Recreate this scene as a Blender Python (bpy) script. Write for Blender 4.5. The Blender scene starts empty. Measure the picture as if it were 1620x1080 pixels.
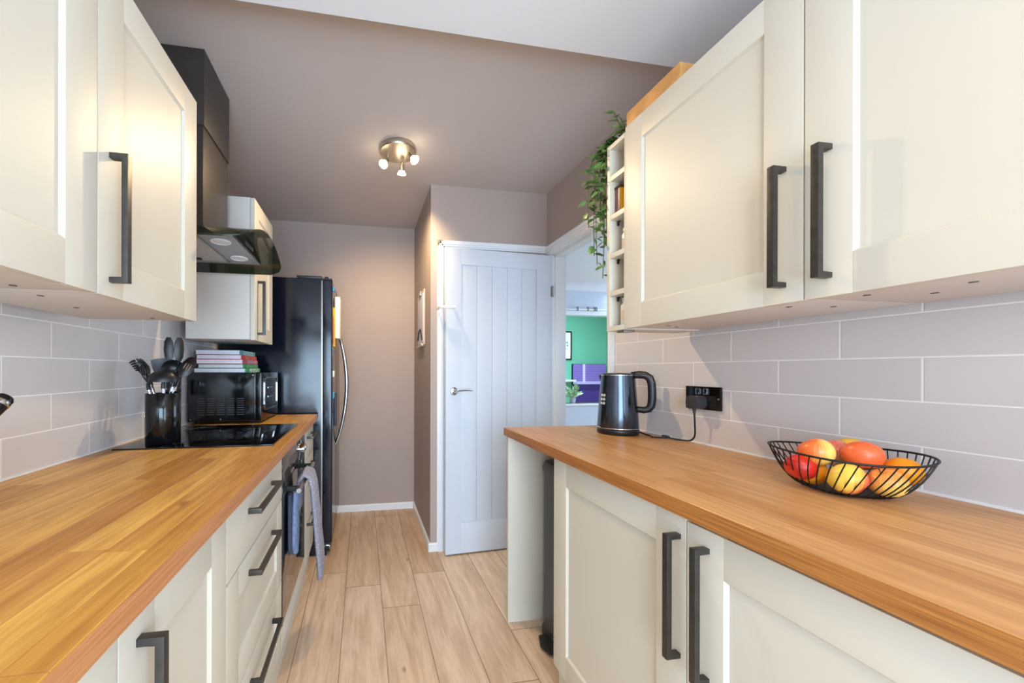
import bpy, bmesh, math, random
from mathutils import Vector, Matrix, Euler
random.seed(7)
PI = math.pi
scene = bpy.context.scene
COL = scene.collection

# ------------------------------------------------------------------ camera
TH, ROLL, CAM_H = 0.1652, 0.0022, 1.2045
cam_d = bpy.data.cameras.new('camera')
cam_d.sensor_width = 36.0
cam_d.lens = 594.58 * 36.0 / 1620.0
cam_d.shift_x = (810.0 - 673.29) / 1620.0
cam_d.shift_y = (585.67 - 540.0) / 1620.0
cam_d.clip_start = 0.02
cam = bpy.data.objects.new('camera', cam_d)
COL.objects.link(cam)
lat = Vector((math.cos(TH), -math.sin(TH), 0)); fwd = Vector((math.sin(TH), math.cos(TH), 0)); upv = Vector((0, 0, 1))
cr, sr = math.cos(ROLL), math.sin(ROLL)
rgt = lat * cr + upv * sr
cup = -lat * sr + upv * cr
cam.matrix_world = Matrix(((rgt.x, cup.x, -fwd.x, 0), (rgt.y, cup.y, -fwd.y, 0), (rgt.z, cup.z, -fwd.z, CAM_H), (0, 0, 0, 1)))
scene.camera = cam

# ------------------------------------------------------------------ exposure, world, daylight
vs = scene.view_settings
vs.view_transform = 'Standard'; vs.look = 'None'; vs.gamma = 1.0; vs.exposure = 0.16
vs.use_curve_mapping = False
W = bpy.data.worlds.new('world'); scene.world = W
W.use_nodes = True
bg = W.node_tree.nodes['Background']
bg.inputs[0].default_value = (0.75, 0.87, 1.0, 1); bg.inputs[1].default_value = 1.0

def area(name, loc, direction, sx, sy, power, color, spread=PI):
    l = bpy.data.lights.new(name, 'AREA'); l.shape = 'RECTANGLE'; l.size = sx; l.size_y = sy
    l.energy = power; l.color = color; l.spread = spread
    o = bpy.data.objects.new(name, l); COL.objects.link(o)
    o.location = loc; o.rotation_euler = Vector(direction).to_track_quat('-Z', 'Y').to_euler()
    return o
# daylight through the kitchen window behind the camera and the dining room's; the side and garden lamps are added fill
area('window_daylight', (-0.05, -1.83, 1.10), (0, 1, 0.06), 1.4, 1.85, 100, (0.57, 0.78, 1.0))
area('added_side_fill', (1.25, -1.30, 1.08), (-1, 0.25, 0.03), 0.95, 1.9, 46, (0.62, 0.81, 1.0))  # added fill to brighten the left base fronts, no known source
area('dining_window_daylight', (4.85, 2.6, 1.5), (-1, 0.05, -0.05), 2.6, 1.7, 62, (0.56, 0.76, 1.0))
area('added_garden_room_fill', (3.4, 5.9, 2.40), (0.1, 0.1, -1), 2.4, 1.2, 120, (0.75, 0.90, 1.0))  # added fill panel hung under the closed ceiling, no window there

# ------------------------------------------------------------------ material helpers
def s2l(c):
    def f(x):
        x /= 255.0
        return x / 12.92 if x <= 0.04045 else ((x + 0.055) / 1.055) ** 2.4
    return (f(c[0]), f(c[1]), f(c[2]), 1.0)

class NT:
    def __init__(s, name):
        s.m = bpy.data.materials.new(name); s.m.use_nodes = True
        s.t = s.m.node_tree; s.b = s.t.nodes['Principled BSDF']
    def n(s, typ, **kw):
        nd = s.t.nodes.new(typ)
        for k, v in kw.items(): setattr(nd, k, v)
        return nd
    def put(s, sock, v):
        if isinstance(v, bpy.types.NodeSocket): s.t.links.new(v, sock)
        elif isinstance(v, bpy.types.Node): s.t.links.new(v.outputs[0], sock)
        else: sock.default_value = v
    def math(s, op, a, b=0.0, c=0.0):
        nd = s.n('ShaderNodeMath', operation=op)
        s.put(nd.inputs[0], a); s.put(nd.inputs[1], b); s.put(nd.inputs[2], c)
        return nd.outputs[0]
    def pos(s):
        g = s.n('ShaderNodeNewGeometry'); sp = s.n('ShaderNodeSeparateXYZ')
        s.t.links.new(g.outputs['Position'], sp.inputs[0])
        return g.outputs['Position'], sp.outputs[0], sp.outputs[1], sp.outputs[2]
    def obj(s):
        return s.n('ShaderNodeTexCoord').outputs['Object']
    def xyz(s, x, y, z=0.0):
        c = s.n('ShaderNodeCombineXYZ'); s.put(c.inputs[0], x); s.put(c.inputs[1], y); s.put(c.inputs[2], z)
        return c.outputs[0]
    def vmul(s, v, sc):
        nd = s.n('ShaderNodeVectorMath', operation='MULTIPLY'); s.put(nd.inputs[0], v); nd.inputs[1].default_value = sc
        return nd.outputs[0]
    def vadd(s, v, w):
        nd = s.n('ShaderNodeVectorMath', operation='ADD'); s.put(nd.inputs[0], v); s.put(nd.inputs[1], w)
        return nd.outputs[0]
    def noise(s, v, scale, detail=3.0, rough=0.55, dist=0.0):
        nd = s.n('ShaderNodeTexNoise'); s.put(nd.inputs['Vector'], v)
        nd.inputs['Scale'].default_value = scale; nd.inputs['Detail'].default_value = detail
        nd.inputs['Roughness'].default_value = rough; nd.inputs['Distortion'].default_value = dist
        return nd.outputs[0]
    def white(s, v):
        nd = s.n('ShaderNodeTexWhiteNoise', noise_dimensions='3D'); s.put(nd.inputs['Vector'], v)
        return nd.outputs['Value']
    def ramp(s, f, stops, interp='LINEAR'):
        nd = s.n('ShaderNodeValToRGB'); s.put(nd.inputs[0], f); r = nd.color_ramp; r.interpolation = interp
        while len(r.elements) > 1: r.elements.remove(r.elements[-1])
        r.elements[0].position, r.elements[0].color = stops[0]
        for p, c in stops[1:]:
            e = r.elements.new(p); e.color = c
        return nd.outputs[0]
    def mix(s, f, a, b, blend='MIX'):
        nd = s.n('ShaderNodeMix', data_type='RGBA', blend_type=blend)
        s.put(nd.inputs[0], f); s.put(nd.inputs[6], a); s.put(nd.inputs[7], b)
        return nd.outputs[2]
    def maprange(s, v, a, b, c=0.0, d=1.0):
        nd = s.n('ShaderNodeMapRange'); s.put(nd.inputs[0], v)
        nd.inputs[1].default_value = a; nd.inputs[2].default_value = b; nd.inputs[3].default_value = c; nd.inputs[4].default_value = d
        return nd.outputs[0]
    def bump(s, h, strength=0.2, dist=0.001):
        nd = s.n('ShaderNodeBump'); nd.inputs['Strength'].default_value = strength; nd.inputs['Distance'].default_value = dist
        s.put(nd.inputs['Height'], h); s.t.links.new(nd.outputs[0], s.b.inputs['Normal'])
    def set(s, **kw):
        names = {'color': 'Base Color', 'rough': 'Roughness', 'metal': 'Metallic', 'spec': 'Specular IOR Level', 'trans': 'Transmission Weight',
                 'coat': 'Coat Weight', 'coatr': 'Coat Roughness', 'ec': 'Emission Color', 'es': 'Emission Strength', 'alpha': 'Alpha', 'ior': 'IOR', 'sss': 'Subsurface Weight'}
        for k, v in kw.items(): s.put(s.b.inputs[names[k]], v)
        return s

def plain(name, rgb, rough=0.5, metal=0.0, var=0.04, scale=14.0, bump=0.0, spec=0.5, coat=0.0, rvar=0.0):
    """a plain painted or moulded surface with a little procedural unevenness"""
    m = NT(name); v = m.obj(); nz = m.noise(v, scale, 4.0)
    c = s2l(rgb); hi = tuple(min(1, x * (1 + var)) for x in c[:3]) + (1,); lo = tuple(x * (1 - var) for x in c[:3]) + (1,)
    m.set(color=m.ramp(nz, [(0.3, lo), (0.7, hi)]), metal=metal, spec=spec, coat=coat)
    if rvar: m.set(rough=m.maprange(nz, 0.3, 0.7, rough - rvar, rough + rvar))
    else: m.set(rough=rough)
    if bump: m.bump(m.noise(v, scale * 12, 2.0), bump, 0.0005)
    return m.m

M = {}
M['cream'] = plain('cream_satin_paint', (211, 204, 188), 0.42, var=0.012, scale=5, spec=0.45)
M['carcass'] = plain('white_carcass_board', (214, 208, 200), 0.45, var=0.015)
M['taupe'] = plain('taupe_wall_paint', (180, 163, 155), 0.75, var=0.02, scale=3, bump=0.05, spec=0.25)
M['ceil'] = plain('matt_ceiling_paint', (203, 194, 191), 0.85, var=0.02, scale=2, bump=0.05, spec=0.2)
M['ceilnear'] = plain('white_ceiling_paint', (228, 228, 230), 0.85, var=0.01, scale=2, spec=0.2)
M['white'] = plain('white_gloss_trim_paint', (238, 240, 242), 0.3, var=0.01)
M['doorwhite'] = plain('white_door_paint', (212, 219, 228), 0.33, var=0.01)
M['gun'] = plain('brushed_gunmetal', (82, 79, 76), 0.38, metal=0.85, var=0.1, scale=60, rvar=0.05)
M['black'] = plain('black_plastic', (22, 22, 24), 0.38, var=0.1)
M['blackmatt'] = plain('matt_black_metal', (26, 26, 27), 0.5, metal=0.3, var=0.1)
M['blackgloss'] = plain('gloss_black_enamel', (12, 13, 15), 0.12, var=0.1, rvar=0.03)
M['fridge'] = plain('black_fridge_enamel', (10, 17, 32), 0.15, var=0.15, scale=4, rvar=0.05, spec=0.5)
M['hobglass'] = plain('black_hob_glass', (8, 8, 9), 0.035, var=0.05, spec=0.7)
M['ovenglass'] = plain('dark_oven_glass', (26, 24, 23), 0.05, var=0.05, spec=0.9, coat=0.6)
M['chrome'] = plain('chrome', (205, 208, 212), 0.12, metal=1.0, var=0.03)
M['steel'] = plain('brushed_steel', (176, 174, 170), 0.3, metal=1.0, var=0.06, scale=40)
M['satinsteel'] = plain('satin_nickel', (186, 178, 166), 0.32, metal=1.0, var=0.04)
M['filter'] = plain('grease_filter_mesh', (188, 184, 180), 0.5, metal=0.4, var=0.35, scale=420)
M['hoodgrey'] = plain('hood_grey_metal', (158, 160, 166), 0.42, metal=0.4, var=0.04)
M['chimney'] = plain('black_satin_chimney', (66, 60, 57), 0.4, metal=0.35, var=0.06, scale=60)
M['frost'] = plain('frosted_lens', (225, 228, 232), 0.35, var=0.02)
M['nickelblack'] = plain('black_nickel_plate', (58, 54, 50), 0.14, metal=0.9, var=0.05)
M['kettle'] = plain('dark_steel_kettle', (78, 84, 94), 0.17, metal=0.9, var=0.12, scale=22, rvar=0.04)
M['plug'] = plain('dark_grey_plug', (58, 57, 60), 0.45)
M['paper'] = plain('book_pages', (226, 222, 232), 0.8, var=0.06, scale=90)
M['cardpaper'] = plain('calendar_paper', (226, 204, 184), 0.8, var=0.05, scale=30)
M['wax'] = plain('white_ceramic', (232, 228, 220), 0.35, var=0.04, scale=40)
M['yellow'] = plain('yellow_tin_paint', (226, 170, 40), 0.4, var=0.08, scale=25)
M['maroon'] = plain('maroon_tin_side', (128, 82, 74), 0.45, var=0.06)
M['binbody'] = plain('dark_grey_bin_metal', (62, 60, 60), 0.35, metal=0.4, var=0.05)
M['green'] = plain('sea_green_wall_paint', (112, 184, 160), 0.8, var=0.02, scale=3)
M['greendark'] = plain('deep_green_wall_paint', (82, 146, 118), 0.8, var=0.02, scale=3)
M['dinwall'] = plain('pale_blue_grey_wall_paint', (206, 214, 226), 0.8, var=0.01)
M['terra'] = plain('pot_grey', (196, 200, 204), 0.6, var=0.04)
M['stem'] = plain('plant_stem', (70, 76, 40), 0.6, var=0.15)
M['traywood'] = plain('orange_pine_wood', (206, 148, 84), 0.5, var=0.18, scale=20)
M['yellowcard'] = plain('yellow_card', (236, 190, 40), 0.6, var=0.05)
M['orangecard'] = plain('orange_card', (222, 112, 40), 0.6, var=0.05)
M['navy'] = plain('navy_magnet', (44, 42, 64), 0.5, var=0.05)
M['bluecard'] = plain('blue_magnet', (60, 150, 190), 0.5, var=0.05)
M['whitecard'] = plain('white_card', (232, 230, 222), 0.6, var=0.03)
M['mittblue'] = plain('navy_glove_lining', (58, 66, 88), 0.85, var=0.15, scale=60, bump=0.3)
M['brown'] = plain('apple_stem', (72, 50, 28), 0.7)

def leafmat(name, a, b):
    m = NT(name); nz = m.noise(m.obj(), 30.0, 2.0)
    m.set(color=m.ramp(nz, [(0.35, s2l(a)), (0.65, s2l(b))]), rough=0.42, sss=0.0)
    return m.m
M['leaf'] = leafmat('green_leaf', (46, 78, 34), (116, 148, 70))
M['leafpale'] = leafmat('pale_leaf', (84, 128, 84), (190, 214, 170))

def glass(name, rgb, rough=0.02, tint=1.0):
    m = NT(name); m.set(color=s2l(rgb), rough=rough, trans=tint, ior=1.45)
    return m.m
def dark_glass():
    m = NT('smoked_green_hood_glass'); nz = m.noise(m.obj(), 5.0)
    m.set(color=m.ramp(nz, [(0.3, s2l((30, 40, 26))), (0.7, s2l((38, 48, 32)))]), rough=0.05, alpha=0.80, spec=0.7)
    return m.m
M['hoodglass'] = dark_glass()

def bulbmat():
    m = NT('lit_bulb'); m.set(color=(1, 0.9, 0.7, 1), ec=(1, 0.80, 0.50, 1), es=16.0); return m.m
M['bulb'] = bulbmat()

def planks(name, width, length, xoff, stops, groove, along='Y', grain=(70, 5), grain_amt=0.25, rough=0.45, seed=0.0, gw=0.0012, knots=True, gdark=0.55, spec=0.4, streak=0.35, coat=0.0):
    """timber boards running along Y: board width across X, random board lengths and tones, stretched grain, a few knots"""
    m = NT(name); P, x, y, z = m.pos()
    if along == 'Y': a, b = y, x
    else: a, b = x, y
    bb = m.math('DIVIDE', m.math('SUBTRACT', b, xoff), width)
    row = m.math('FLOOR', bb)
    rnd = m.white(m.xyz(row, seed, 3.7))
    aa = m.math('ADD', m.math('DIVIDE', a, length), m.math('MULTIPLY', rnd, 7.31))
    col = m.math('FLOOR', aa)
    tone = m.white(m.xyz(row, col, seed + 1.3))
    tone2 = m.white(m.xyz(col, row, seed + 5.1))
    # grain coordinates shifted per board so that no figure runs across a seam
    gv = m.xyz(m.math('ADD', m.math('MULTIPLY', b, grain[0]), m.math('MULTIPLY', tone2, 40)), m.math('MULTIPLY', a, grain[1]), m.math('MULTIPLY', tone, 17))
    g1 = m.noise(gv, 1.0, 6.0, 0.62, 0.6)
    gv2 = m.xyz(m.math('ADD', m.math('MULTIPLY', b, grain[0] * 0.22), m.math('MULTIPLY', tone, 60)), m.math('MULTIPLY', a, grain[1] * 0.42), m.math('MULTIPLY', tone2, 11))
    g2 = m.noise(gv2, 1.0, 4.0, 0.6, 1.4)
    base = m.ramp(tone, stops)
    dark = m.mix(1.0, base, (0.62, 0.50, 0.40, 1), 'MULTIPLY')
    light = m.mix(1.0, base, (1.12, 1.10, 1.06, 1), 'MULTIPLY')
    c = m.mix(m.maprange(g2, 0.42, 0.72, 0.0, streak), base, dark)
    c = m.mix(m.maprange(g1, 0.45, 0.75, 0.0, grain_amt), c, dark)
    c = m.mix(m.maprange(g1, 0.48, 0.25, 0.0, 0.7), c, light)
    fl = m.noise(m.xyz(m.math('ADD', m.math('MULTIPLY', b, 30.0), m.math('MULTIPLY', tone2, 25)), m.math('MULTIPLY', a, 1.9), m.math('MULTIPLY', tone, 9)), 1.0, 5.0, 0.7, 2.2)
    c = m.mix(m.maprange(fl, 0.60, 0.70, 0.0, streak * 0.8), c, m.mix(1.0, base, (0.66, 0.52, 0.40, 1), 'MULTIPLY'))
    if knots:
        vn = m.n('ShaderNodeTexVoronoi', feature='F1'); m.put(vn.inputs['Vector'], m.xyz(m.math('MULTIPLY', b, 2.4), m.math('MULTIPLY', a, 1.1), tone)); vn.inputs['Scale'].default_value = 2.2
        kn = m.math('ADD', vn.outputs['Distance'], m.math('MULTIPLY', m.noise(m.xyz(m.math('MULTIPLY', b, 30), m.math('MULTIPLY', a, 9)), 2.0), 0.05))
        c = m.mix(m.maprange(kn, 0.085, 0.05, 0.0, 0.65), c, m.mix(1.0, base, (0.35, 0.24, 0.16, 1), 'MULTIPLY'))
    # seams
    fb = m.math('FRACT', bb); fa = m.math('FRACT', aa)
    eb = m.math('MULTIPLY', m.math('MINIMUM', fb, m.math('SUBTRACT', 1.0, fb)), width)
    ea = m.math('MULTIPLY', m.math('MINIMUM', fa, m.math('SUBTRACT', 1.0, fa)), length)
    e = m.math('MINIMUM', eb, ea)
    seam = m.maprange(e, gw * 0.5, gw, 1.0, 0.0)
    c = m.mix(m.math('MULTIPLY', seam, gdark), c, groove)
    m.set(color=c, rough=m.maprange(g1, 0.3, 0.7, rough - 0.06, rough + 0.08), spec=spec, coat=coat)
    m.bump(m.math('SUBTRACT', m.math('MULTIPLY', g1, 0.12), seam), 0.25, 0.0008)
    return m.m
M['floor'] = planks('oak_laminate_floor', 0.193, 1.2, -0.092, [(0.0, s2l((218, 190, 162))), (0.5, s2l((228, 202, 176))), (1.0, s2l((210, 178, 146)))],
                    s2l((110, 78, 52)), grain=(46, 3.4), grain_amt=0.42, rough=0.42, seed=2.0, gw=0.0022, gdark=0.8, streak=0.75)
WT = [(0.0, s2l((190, 130, 54))), (0.25, s2l((212, 156, 70))), (0.6, s2l((224, 170, 82))), (0.85, s2l((230, 180, 94))), (1.0, s2l((202, 144, 64)))]
M['wtleft'] = planks('oiled_oak_worktop', 0.062, 0.85, -0.883, WT, s2l((130, 78, 34)), grain=(90, 5.0), grain_amt=0.75, rough=0.36, seed=23.0, gw=0.0009, gdark=0.4, streak=0.85)
M['wtright'] = planks('oak_worktop', 0.085, 1.1, 0.677, [(0.0, s2l((192, 138, 80))), (0.4, s2l((206, 154, 96))), (0.75, s2l((212, 162, 106))), (1.0, s2l((190, 140, 88)))],
                      s2l((140, 92, 48)), grain=(90, 4.0), grain_amt=0.6, rough=0.36, seed=4.0, gw=0.0008, gdark=0.3, streak=0.65)

def tiles(name, yoff):
    """flat glazed wall tiles 300 x 100 in half bond with pale grout, over the Y-Z plane"""
    m = NT(name); P, x, y, z = m.pos()
    T, Wd, g = 0.103, 0.303, 0.0032
    rr = m.math('DIVIDE', m.math('SUBTRACT', z, 0.9285), T); row = m.math('FLOOR', rr)
    par = m.math('FLOORED_MODULO', row, 2.0)
    cc = m.math('ADD', m.math('DIVIDE', m.math('SUBTRACT', y, yoff), Wd), m.math('MULTIPLY', par, 0.5)); colm = m.math('FLOOR', cc)
    fr = m.math('FRACT', rr); fc = m.math('FRACT', cc)
    er = m.math('MULTIPLY', m.math('MINIMUM', fr, m.math('SUBTRACT', 1.0, fr)), T)
    ec = m.math('MULTIPLY', m.math('MINIMUM', fc, m.math('SUBTRACT', 1.0, fc)), Wd)
    e = m.math('MINIMUM', er, ec)
    gm = m.maprange(e, g * 0.40, g * 0.62, 1.0, 0.0)
    tone = m.white(m.xyz(row, colm, 1.0))
    c = m.ramp(tone, [(0.0, s2l((212, 206, 204))), (1.0, s2l((218, 212, 210)))])
    c = m.mix(gm, c, s2l((244, 242, 241)))
    m.set(color=c, rough=m.maprange(gm, 0, 1, 0.26, 0.8), spec=0.4)
    h = m.math('SUBTRACT', m.maprange(e, g * 0.4, g * 1.1, 0.0, 1.0), m.math('MULTIPLY', m.noise(P, 60.0, 2.0), 0.06))
    m.bump(h, 0.35, 0.0012)
    return m.m
M['tileL'] = tiles('glazed_tile_left', 1.0895)
M['tileR'] = tiles('glazed_tile_right', 1.1182 - 0.1515)

def fabric():
    m = NT('grey_spotted_quilted_fabric'); v = m.obj()
    vn = m.n('ShaderNodeTexVoronoi', feature='F1'); m.put(vn.inputs['Vector'], v); vn.inputs['Scale'].default_value = 75.0
    c = m.mix(m.maprange(vn.outputs['Distance'], 0.24, 0.16), s2l((150, 148, 158)), s2l((226, 220, 214)))
    m.set(color=c, rough=0.9, spec=0.15)
    m.bump(m.noise(v, 160.0), 0.4, 0.001)
    return m.m
M['fabric'] = fabric()
def mitt2():
    m = NT('blue_grey_fabric'); v = m.obj()
    m.set(color=m.ramp(m.noise(v, 60.0), [(0.3, s2l((104, 120, 156))), (0.7, s2l((140, 154, 186)))]), rough=0.9, spec=0.1); m.bump(m.noise(v, 160.0), 0.4, 0.001)
    return m.m
M['mittgrey'] = mitt2()

def spine(name, rgb, text):
    """a book cover with a row of small printed letter-like marks along the spine"""
    m = NT(name); P, x, y, z = m.pos()
    a = m.math('MULTIPLY', y, 210.0); ch = m.math('FLOOR', a)
    on = m.math('GREATER_THAN', m.white(m.xyz(ch, m.math('FLOOR', m.math('MULTIPLY', z, 420.0)), rgb[0])), 0.42)
    zone = m.math('MULTIPLY', m.maprange(y, 2.16, 2.162), m.maprange(y, 2.345, 2.343))
    sp = m.n('ShaderNodeSeparateXYZ'); g = m.n('ShaderNodeNewGeometry'); m.t.links.new(g.outputs['Normal'], sp.inputs[0])
    face = m.math('GREATER_THAN', sp.outputs[0], 0.7)
    f = m.math('MULTIPLY', m.math('MULTIPLY', on, zone), face)
    f = m.math('MULTIPLY', f, 0.85)
    m.set(color=m.mix(f, s2l(rgb), s2l(text)), rough=0.5)
    return m.m

def apple(name, base, blush, cheek, reach, streak=1.0, amount=1.0):
    """skin with a blushed cheek on the side 'cheek', streaked at its edge, and fine pale specks"""
    m = NT(name); v = m.obj()
    sp = m.n('ShaderNodeSeparateXYZ'); m.put(sp.inputs[0], v)
    ang = m.math('ARCTAN2', sp.outputs[1], sp.outputs[0])
    st = m.noise(m.xyz(m.math('MULTIPLY', ang, 9.0), m.math('MULTIPLY', sp.outputs[2], 12.0)), 1.5, 5.0, 0.65)
    big = m.noise(v, 26.0, 2.0)
    nv = m.n('ShaderNodeVectorMath', operation='NORMALIZE'); m.put(nv.inputs[0], v)
    dt = m.n('ShaderNodeVectorMath', operation='DOT_PRODUCT'); m.put(dt.inputs[0], nv); dt.inputs[1].default_value = Vector(cheek).normalized()
    f = m.math('ADD', dt.outputs['Value'], m.math('ADD', m.math('MULTIPLY', m.math('SUBTRACT', st, 0.5), 2.2 * streak), m.math('MULTIPLY', m.math('SUBTRACT', big, 0.5), 0.9)))
    f = m.math('MULTIPLY', m.maprange(f, -reach - 0.35, -reach + 0.55), amount)
    spk = m.n('ShaderNodeTexVoronoi', feature='F1'); m.put(spk.inputs['Vector'], v); spk.inputs['Scale'].default_value = 190.0
    c = m.mix(f, s2l(base), s2l(blush)); c = m.mix(m.maprange(spk.outputs['Distance'], 0.16, 0.08, 0, 0.4), c, s2l((250, 226, 160)))
    m.set(color=c, rough=0.33, spec=0.45)
    return m.m
def orange():
    m = NT('orange_peel'); v = m.obj()
    m.set(color=m.ramp(m.noise(v, 30.0), [(0.3, s2l((236, 140, 12))), (0.7, s2l((246, 164, 28)))]), rough=0.42)
    m.bump(m.noise(v, 300.0, 1.0), 0.5, 0.0008)
    return m.m

# ------------------------------------------------------------------ mesh helpers
def box(b, x0, x1, y0, y1, z0, z1, bev=0.0, seg=2, mat=None):
    vs_ = [b.verts.new((x, y, z)) for x in (x0, x1) for y in (y0, y1) for z in (z0, z1)]
    F = [(0, 1, 3, 2), (4, 6, 7, 5), (0, 4, 5, 1), (2, 3, 7, 6), (0, 2, 6, 4), (1, 5, 7, 3)]
    fs = [b.faces.new([vs_[i] for i in f]) for f in F]
    if bev > 0:
        es = list({e for f in fs for e in f.edges})
        r = bmesh.ops.bevel(b, geom=es, offset=bev, segments=seg, profile=0.7, affect='EDGES')
        vs_ = list({v for f in r['faces'] for v in f.verts} | {v for v in vs_ if v.is_valid})
    if mat is not None: bmesh.ops.transform(b, matrix=mat, verts=[v for v in vs_ if v.is_valid])
    return vs_

def ringtube(b, rings, closed=False, caps=True):
    R = [[b.verts.new(p) for p in r] for r in rings]
    n = len(R[0])
    k = len(R) if closed else len(R) - 1
    for i in range(k):
        A, Bq = R[i], R[(i + 1) % len(R)]
        for j in range(n):
            b.faces.new((A[j], A[(j + 1) % n], Bq[(j + 1) % n], Bq[j]))
    if caps and not closed:
        b.faces.new(list(reversed(R[0]))); b.faces.new(R[-1])
    return R

def tube(b, pts, r, n=10, closed=False, caps=True, flat=None, upref=None):
    """a tube along a polyline; r may be one radius or one per point; flat squashes it along its second axis"""
    P = [Vector(p) for p in pts]; rings = []
    N = len(P); prev = None
    for i in range(N):
        if closed: t = P[(i + 1) % N] - P[i - 1]
        else: t = P[min(i + 1, N - 1)] - P[max(i - 1, 0)]
        t.normalize()
        if prev is None:
            ref = Vector(upref) if upref else (Vector((0, 0, 1)) if abs(t.z) < 0.9 else Vector((1, 0, 0)))
            u = t.cross(ref).normalized()
        else:
            u = (prev - t * prev.dot(t)).normalized()
        prev = u; w = t.cross(u)
        rr = r[i] if isinstance(r, (list, tuple)) else r
        f = 1.0 if flat is None else flat
        rings.append([P[i] + u * (rr * math.cos(2 * PI * k / n)) + w * (rr * f * math.sin(2 * PI * k / n)) for k in range(n)])
    return ringtube(b, rings, closed, caps)

def lathe(b, c, prof, n=36, axis=None, caps=True):
    """a profile of (radius, height) turned round the vertical through c, or round axis"""
    c = Vector(c)
    if axis is None: q = Matrix.Identity(3)
    else: q = Vector((0, 0, 1)).rotation_difference(Vector(axis).normalized()).to_matrix()
    rings = [[c + q @ Vector((r * math.cos(2 * PI * k / n), r * math.sin(2 * PI * k / n), h)) for k in range(n)] for r, h in prof]
    return ringtube(b, rings, False, caps)

def prism(b, poly, axis, lo, hi, bev=0.0):
    """a 2-D outline pushed along an axis: 'x' takes (y,z), 'y' takes (x,z), 'z' takes (x,y)"""
    def p3(p, t):
        return (t, p[0], p[1]) if axis == 'x' else (p[0], t, p[1]) if axis == 'y' else (p[0], p[1], t)
    A = [b.verts.new(p3(p, lo)) for p in poly]; B_ = [b.verts.new(p3(p, hi)) for p in poly]
    n = len(poly); fs = [b.faces.new(A), b.faces.new(list(reversed(B_)))]
    for i in range(n): fs.append(b.faces.new((A[i], B_[i], B_[(i + 1) % n], A[(i + 1) % n])))
    if bev > 0:
        es = list({e for f in fs for e in f.edges})
        bmesh.ops.bevel(b, geom=es, offset=bev, segments=2, profile=0.7, affect='EDGES')
    return A + B_

def rrect(w, h, r, n=6, cx=0.0, cy=0.0):
    P = []
    for sx, sy, a0 in ((1, 1, 0), (-1, 1, 90), (-1, -1, 180), (1, -1, 270)):
        for k in range(n + 1):
            a = math.radians(a0 + 90 * k / n)
            P.append((cx + sx * (w / 2 - r) + r * math.cos(a), cy + sy * (h / 2 - r) + r * math.sin(a)))
    return P

def ellipsoid(b, c, r, mat=None, nu=20, nv=12):
    m = Matrix.Translation(Vector(c)) @ (mat.to_4x4() if mat else Matrix.Identity(4)) @ Matrix.Diagonal((r[0], r[1], r[2], 1))
    return bmesh.ops.create_uvsphere(b, u_segments=nu, v_segments=nv, radius=1.0, matrix=m)['verts']

def bm(): return bmesh.new()

def top(o, label, cat, group=None):
    o['label'] = label; o['category'] = cat
    if group: o['group'] = group
    return o

def thing(name, loc, label, cat, group=None):
    o = bpy.data.objects.new(name, None); COL.objects.link(o); o.location = loc
    o.empty_display_size = 0.05
    return top(o, label, cat, group)

def rootloc(o):
    v = Vector((0, 0, 0))
    while o is not None: v = v + Vector(o.location); o = o.parent
    return v

def obj(name, b, mat, parent=None, smooth=40.0, loc=None, label=None):
    """one bmesh (in room coordinates) becomes one mesh object, its origin at its foot, or at its parent's"""
    bmesh.ops.recalc_face_normals(b, faces=b.faces)
    me = bpy.data.meshes.new(name)
    if parent is not None: off = rootloc(parent)
    elif loc is not None: off = Vector(loc)
    else:
        xs = [v.co.x for v in b.verts]; ys = [v.co.y for v in b.verts]; zs = [v.co.z for v in b.verts]
        off = Vector(((min(xs) + max(xs)) / 2, (min(ys) + max(ys)) / 2, min(zs)))
    bmesh.ops.translate(b, vec=-off, verts=b.verts)
    b.to_mesh(me); b.free()
    me.materials.append(mat)
    if smooth:
        me.shade_smooth(); me.set_sharp_from_angle(angle=math.radians(smooth))
    o = bpy.data.objects.new(name, me); COL.objects.link(o)
    if parent is not None: o.parent = parent
    else: o.location = off
    if label: o['label'] = label
    return o

def struct(name, b, mat, parent=None, smooth=0):
    o = obj(name, b, mat, parent, smooth)
    if parent is None: o['kind'] = 'structure'
    return o

def sbox(name, mat, *a, bev=0.0, parent=None):
    b = bm(); box(b, *a, bev=bev); return struct(name, b, mat, parent, smooth=40 if bev else 0)

# ------------------------------------------------------------------ the room
XL, XR = -0.883, 1.268
CZ, CN = 2.444, 2.36                    # ceiling beyond and before the step
YB, YP, YW = 3.272, 2.468, -1.95        # back wall, partition, wall behind the camera
YS = 1.257                              # the step in the ceiling
XD = 1.395                              # dining side of the right wall
OY0, OY1, OZ = 1.785, 2.43, 2.005       # doorway
DX1, DY0, DY1 = 5.0, -0.6, 4.95         # dining room
GX0, GX1, GY1 = 1.9, 5.4, 7.2           # green room beyond it

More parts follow.
